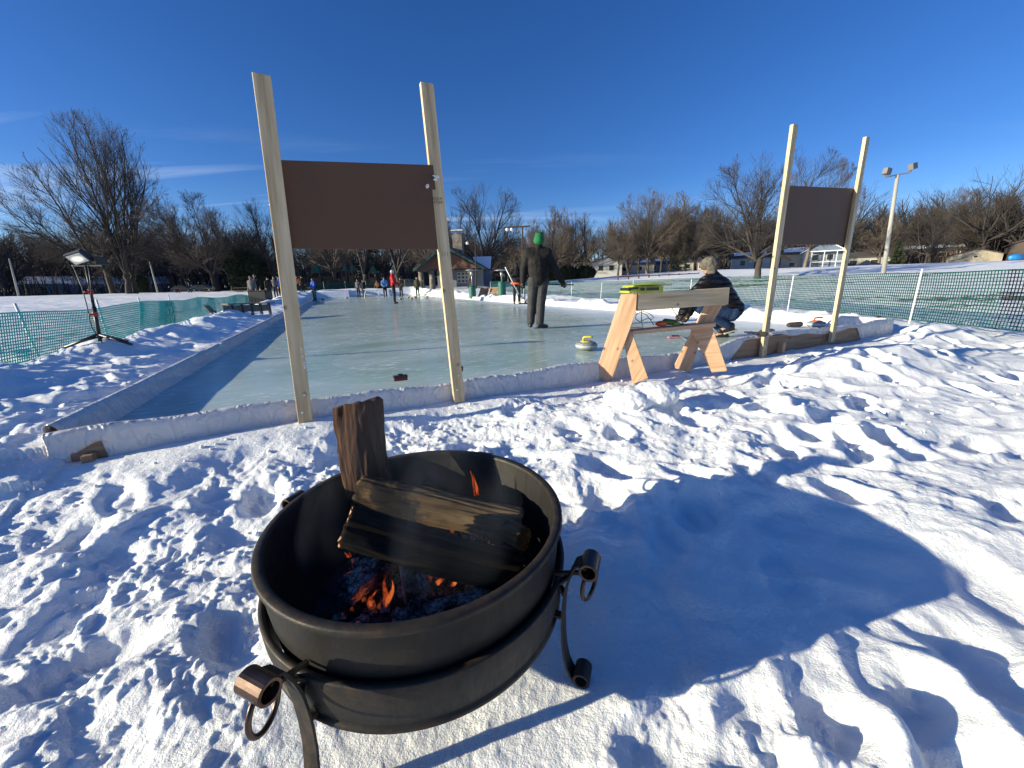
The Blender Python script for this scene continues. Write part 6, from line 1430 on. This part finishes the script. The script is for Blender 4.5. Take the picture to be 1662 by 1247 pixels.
# playground castle
PW = rough_mat('dark_playground_timber', (0.055, 0.035, 0.025), 0.85, 0.4, 5, 0.4, 0.02); PG = plain('green_playground_roof', (0.02, 0.085, 0.05), 0.6)
def playground():
    Y = 52; c = aty(560, 470, Y); e = empty('playground_castle', c, 0, 'dark timber playground castle with pointed green tower roofs', 'playground')
    def X(px): return aty(px, 460, Y).x - c.x
    def Z(py): return aty(560, py, Y).z - c.z
    rn = random.Random(2); s = MB()
    for k in range(120):
        x = X(478) + (X(640) - X(478)) * k / 120; h = Z(452) + rn.uniform(-.35, .25) + (0.3 if 520 < 478 + 162 * k / 120 < 545 else 0); s.quadbox((x, rn.uniform(-.1, .1), h / 2 - .2), (.11, .06, h + .4))
    put('timber_wall', s, PW, e); s = MB()
    for (a, b, z) in ((478, 640, 461), (490, 600, 455), (520, 548, 450)): s.bar((X(a), -.15, Z(z)), (X(b), -.15, Z(z)), .2, .10, (0, 0, 1))
    put('rail', s, PW, e)
    for (px, tp, bt, hw) in ((516, 425, 441, 8.5), (562, 427, 440, 4.5), (573, 428, 440, 4), (607, 431, 444, 6.5), (500, 447, 452, 3)):
        x = X(px); w = hw / FPX * Y; t = empty('x', (0, 0, 0)) if False else None
        for sx in (-1, 1):
            put('tower_post', MB().quadbox((x + sx * w * .8, -.3, Z(bt) / 2), (.14, .14, Z(bt) + .2)), PW, e)
            put('tower_post', MB().quadbox((x + sx * w * .8, .8, Z(bt) / 2), (.14, .14, Z(bt) + .2)), PW, e)
        put('tower_panel', MB().quadbox((x, -.35, Z(bt) * .45), (w * 1.5, .08, Z(bt) * .5)), PW, e)
        put('tower_roof', MB().lathe([(w * 1.25, Z(bt)), (w * 1.1, Z(bt) + .12), (0.0, Z(tp))], 4, (x, .25, 0), Matrix.Rotation(R(45), 3, 'Z')), PG, e)
playground()
# vehicles
CARG = plain('dark_car_paint', (0.03, 0.035, 0.05), 0.3, 0.2, 0, 0.5); CARR = plain('dark_red_car_paint', (0.12, 0.02, 0.02), 0.3, 0.2, 0, 0.5); RUB = plain('tyre_rubber', (0.02, 0.02, 0.02), 0.85)
def vehicle(px, py, Y, rz, paint, label, truck=False, cat='car'):
    b = aty(px, py, Y); e = empty('parked_truck' if truck else 'parked_car', b, rz, label, cat, 'vehicles parked beyond the park')
    if truck: prof = [(-2.6, .45), (2.6, .45), (2.65, .95), (1.3, 1.1), (.8, 1.75), (-.9, 1.78), (-.95, 1.15), (-2.65, 1.15)]
    else: prof = [(-2.1, .35), (2.1, .35), (2.15, .75), (1.2, .92), (.55, 1.38), (-1.1, 1.40), (-1.75, .98), (-2.15, .90)]
    put('body', MB().prism([(x, -.85, z) for x, z in prof], (0, 1.7, 0)), paint, e, None, .07)
    zw = 1.45 if truck else 1.15; put('side_window', MB().prism([(-.8, -.86, zw - .22), (.85 if truck else .75, -.86, zw - .22), (.55, -.86, zw + .18), (-.78, -.86, zw + .18)], (0, -.01, 0)), GLASS, e)
    for x in ((-1.7, 1.7) if truck else (-1.35, 1.35)):
        for y in (-.78, .78):
            wl = put('wheel', MB().lathe([(0, -.1), (.35, -.1), (.37, -.06), (.37, .06), (.35, .1), (0, .1)], 18, (x, y, .37), Matrix.Rotation(R(90), 3, 'X')), RUB, e); put('rim', MB().lathe([(0, -.11), (.2, -.11), (.2, .11), (0, .11)], 14, (x, y, .37), Matrix.Rotation(R(90), 3, 'X')), GALV, wl)
    put('headlight', MB().quadbox((2.12 if not truck else 2.6, -.6, .72), (.06, .3, .14)), TRIM, e); put('headlight', MB().quadbox((2.12 if not truck else 2.6, .6, .72), (.06, .3, .14)), TRIM, e)
vehicle(332, 474, 81, R(8), CARG, 'dark car with a snow-covered roof parked left of the leaning tree'); vehicle(300, 475, 83, R(5), CARR, 'dark red car parked farthest left'); vehicle(662, 470, 70, R(-12), CARG, 'dark blue pickup truck parked beside the red jacket player', True, 'truck')
vehicle(1160, 441, 89, R(-15), CARG, 'dark car parked right of the fur hat'); vehicle(1362, 437, 78, R(-20), CARR, 'dark red car parked behind the rightmost slim post')
# light poles
def pole(px, py, Y, tx, ty, label, arms, r=.10, m=None, heads=True, name='light_pole'):
    b = aty(px, py, Y); t = aty(tx, ty, Y); b.z = min(b.z, gsm(b.x, b.y)); e = empty(name, b, 0, label, 'light pole' if heads else 'utility pole', 'poles round the park'); m = m or plain('weathered_pole_wood', (0.36, 0.345, 0.32), 0.8)
    k = (t - b); put('pole', MB().tube([(0, 0, -.3), tuple(k)], [r * 1.25, r * .85], 12), m, e, None, 0, True)
    for (x0, x1, zz) in arms: put('crossarm', MB().bar(tuple(k + Vector((x0, 0, zz[0]))), tuple(k + Vector((x1, 0, zz[1]))), .10, .10), GALV if heads == 'big' else PW, e)
    return e, k
e, k = pole(1433, 452, 33, 1457, 284, 'tall pale floodlight pole with two lamps, right of the slim frame', [(-.95, 0, (-.15, 0)), (0, .85, (0, .12))], .13, None, 'big')
for (dx, dz, ry) in ((-.98, .12, 8), (.95, .42, -16)):
    rot = Matrix.Rotation(R(ry), 3, 'Y') @ Matrix.Rotation(R(20), 3, 'Z'); l = put('floodlight', MB().quadbox(k + Vector((dx, -.1, dz + .12)), (.60, .35, .46), rot), plain('grey_lamp_housing', (0.16, 0.15, 0.15), 0.5) if 'grey_lamp_housing' not in bpy.data.materials else bpy.data.materials['grey_lamp_housing'], e, None, .04)
    put('bracket', MB().bar(k + Vector((dx, 0, dz - .28)), k + Vector((dx, -.05, dz - .05)), .08, .08), GALV, l)
e, k = pole(848, 462, 32, 848, 368, 'dark T-shaped lamp pole behind the green beanie', [(-1.45, .6, (-.05, .02))], .07, PW)
for dx in (-1.2, -.85): put('lamp', MB().ell(k + Vector((dx, -.05, -.20)), (.13, .13, .13)).quadbox(k + Vector((dx, 0, -.06)), (.05, .05, .14)), WHITEP, e, None, 0, True)
e, k = pole(773, 462, 44, 771, 386, 'thin dark lamp pole above the shelter side roof', [(-1.0, .1, (-.35, -.35))], .07, PW)
put('lamp', MB().ell(k + Vector((-.85, -.05, -.55)), (.16, .16, .16)).quadbox(k + Vector((-.85, 0, -.42)), (.05, .05, .14)), WHITEP, e, None, 0, True)
pole(30, 481, 52, 15, 420, 'slim utility pole farthest left', [], .09, None, False, 'utility_pole'); pole(257, 478, 55, 243, 425, 'slim utility pole between the big trees and the leaning trunk', [], .09, None, False, 'utility_pole')
# picnic tables and dark rail fence
def picnic(px, py, Y, rz, label):
    b = aty(px, py, Y); e = empty('picnic_table', (b.x, b.y, b.z), rz, label, 'picnic table', 'picnic tables in the snow')
    put('table_top', MB().quadbox((0, 0, .74), (1.9, .75, .05)), GREYW, e, None, .01)
    for y in (-.68, .68): put('seat', MB().quadbox((0, y, .44), (1.9, .28, .05)), GREYW, e, None, .01)
    for x in (-.65, .65): put('leg_frame', MB().bar((x, -.6, 0), (x, .25, .72), .09, .05).bar((x, .6, 0), (x, -.25, .72), .09, .05).bar((x, -.8, .40), (x, .8, .40), .09, .05, (0, 0, 1)), PW, e)
picnic(300, 479, 48, R(10), 'picnic table in the snow, left one'); picnic(345, 478, 50, R(-5), 'picnic table in the snow beside the leaning trunk'); picnic(398, 478, 46, R(4), 'picnic table in front of the dome evergreen')
REDW = plain('red_brown_rail', (0.12, 0.045, 0.03), 0.7); a_ = aty(1003, 458, 48); b_ = aty(1133, 452, 50)
e = empty('rail_fence', a_, 0, 'red-brown wooden rail fence beyond the mesh fence, left of the fur hat', 'fence')
for t in (.45, 1.0): putw('rail', MB().bar(a_ + Vector((0, 0, t - .6 + .2)), b_ + Vector((0, 0, t - .6 + .2)), .12, .05, (0, 0, 1)), REDW, e)
for k in range(9): q = a_.lerp(b_, k / 8); putw('post', MB().quadbox((q.x, q.y, q.z - .3), (.13, .13, 2.0)), REDW, e)
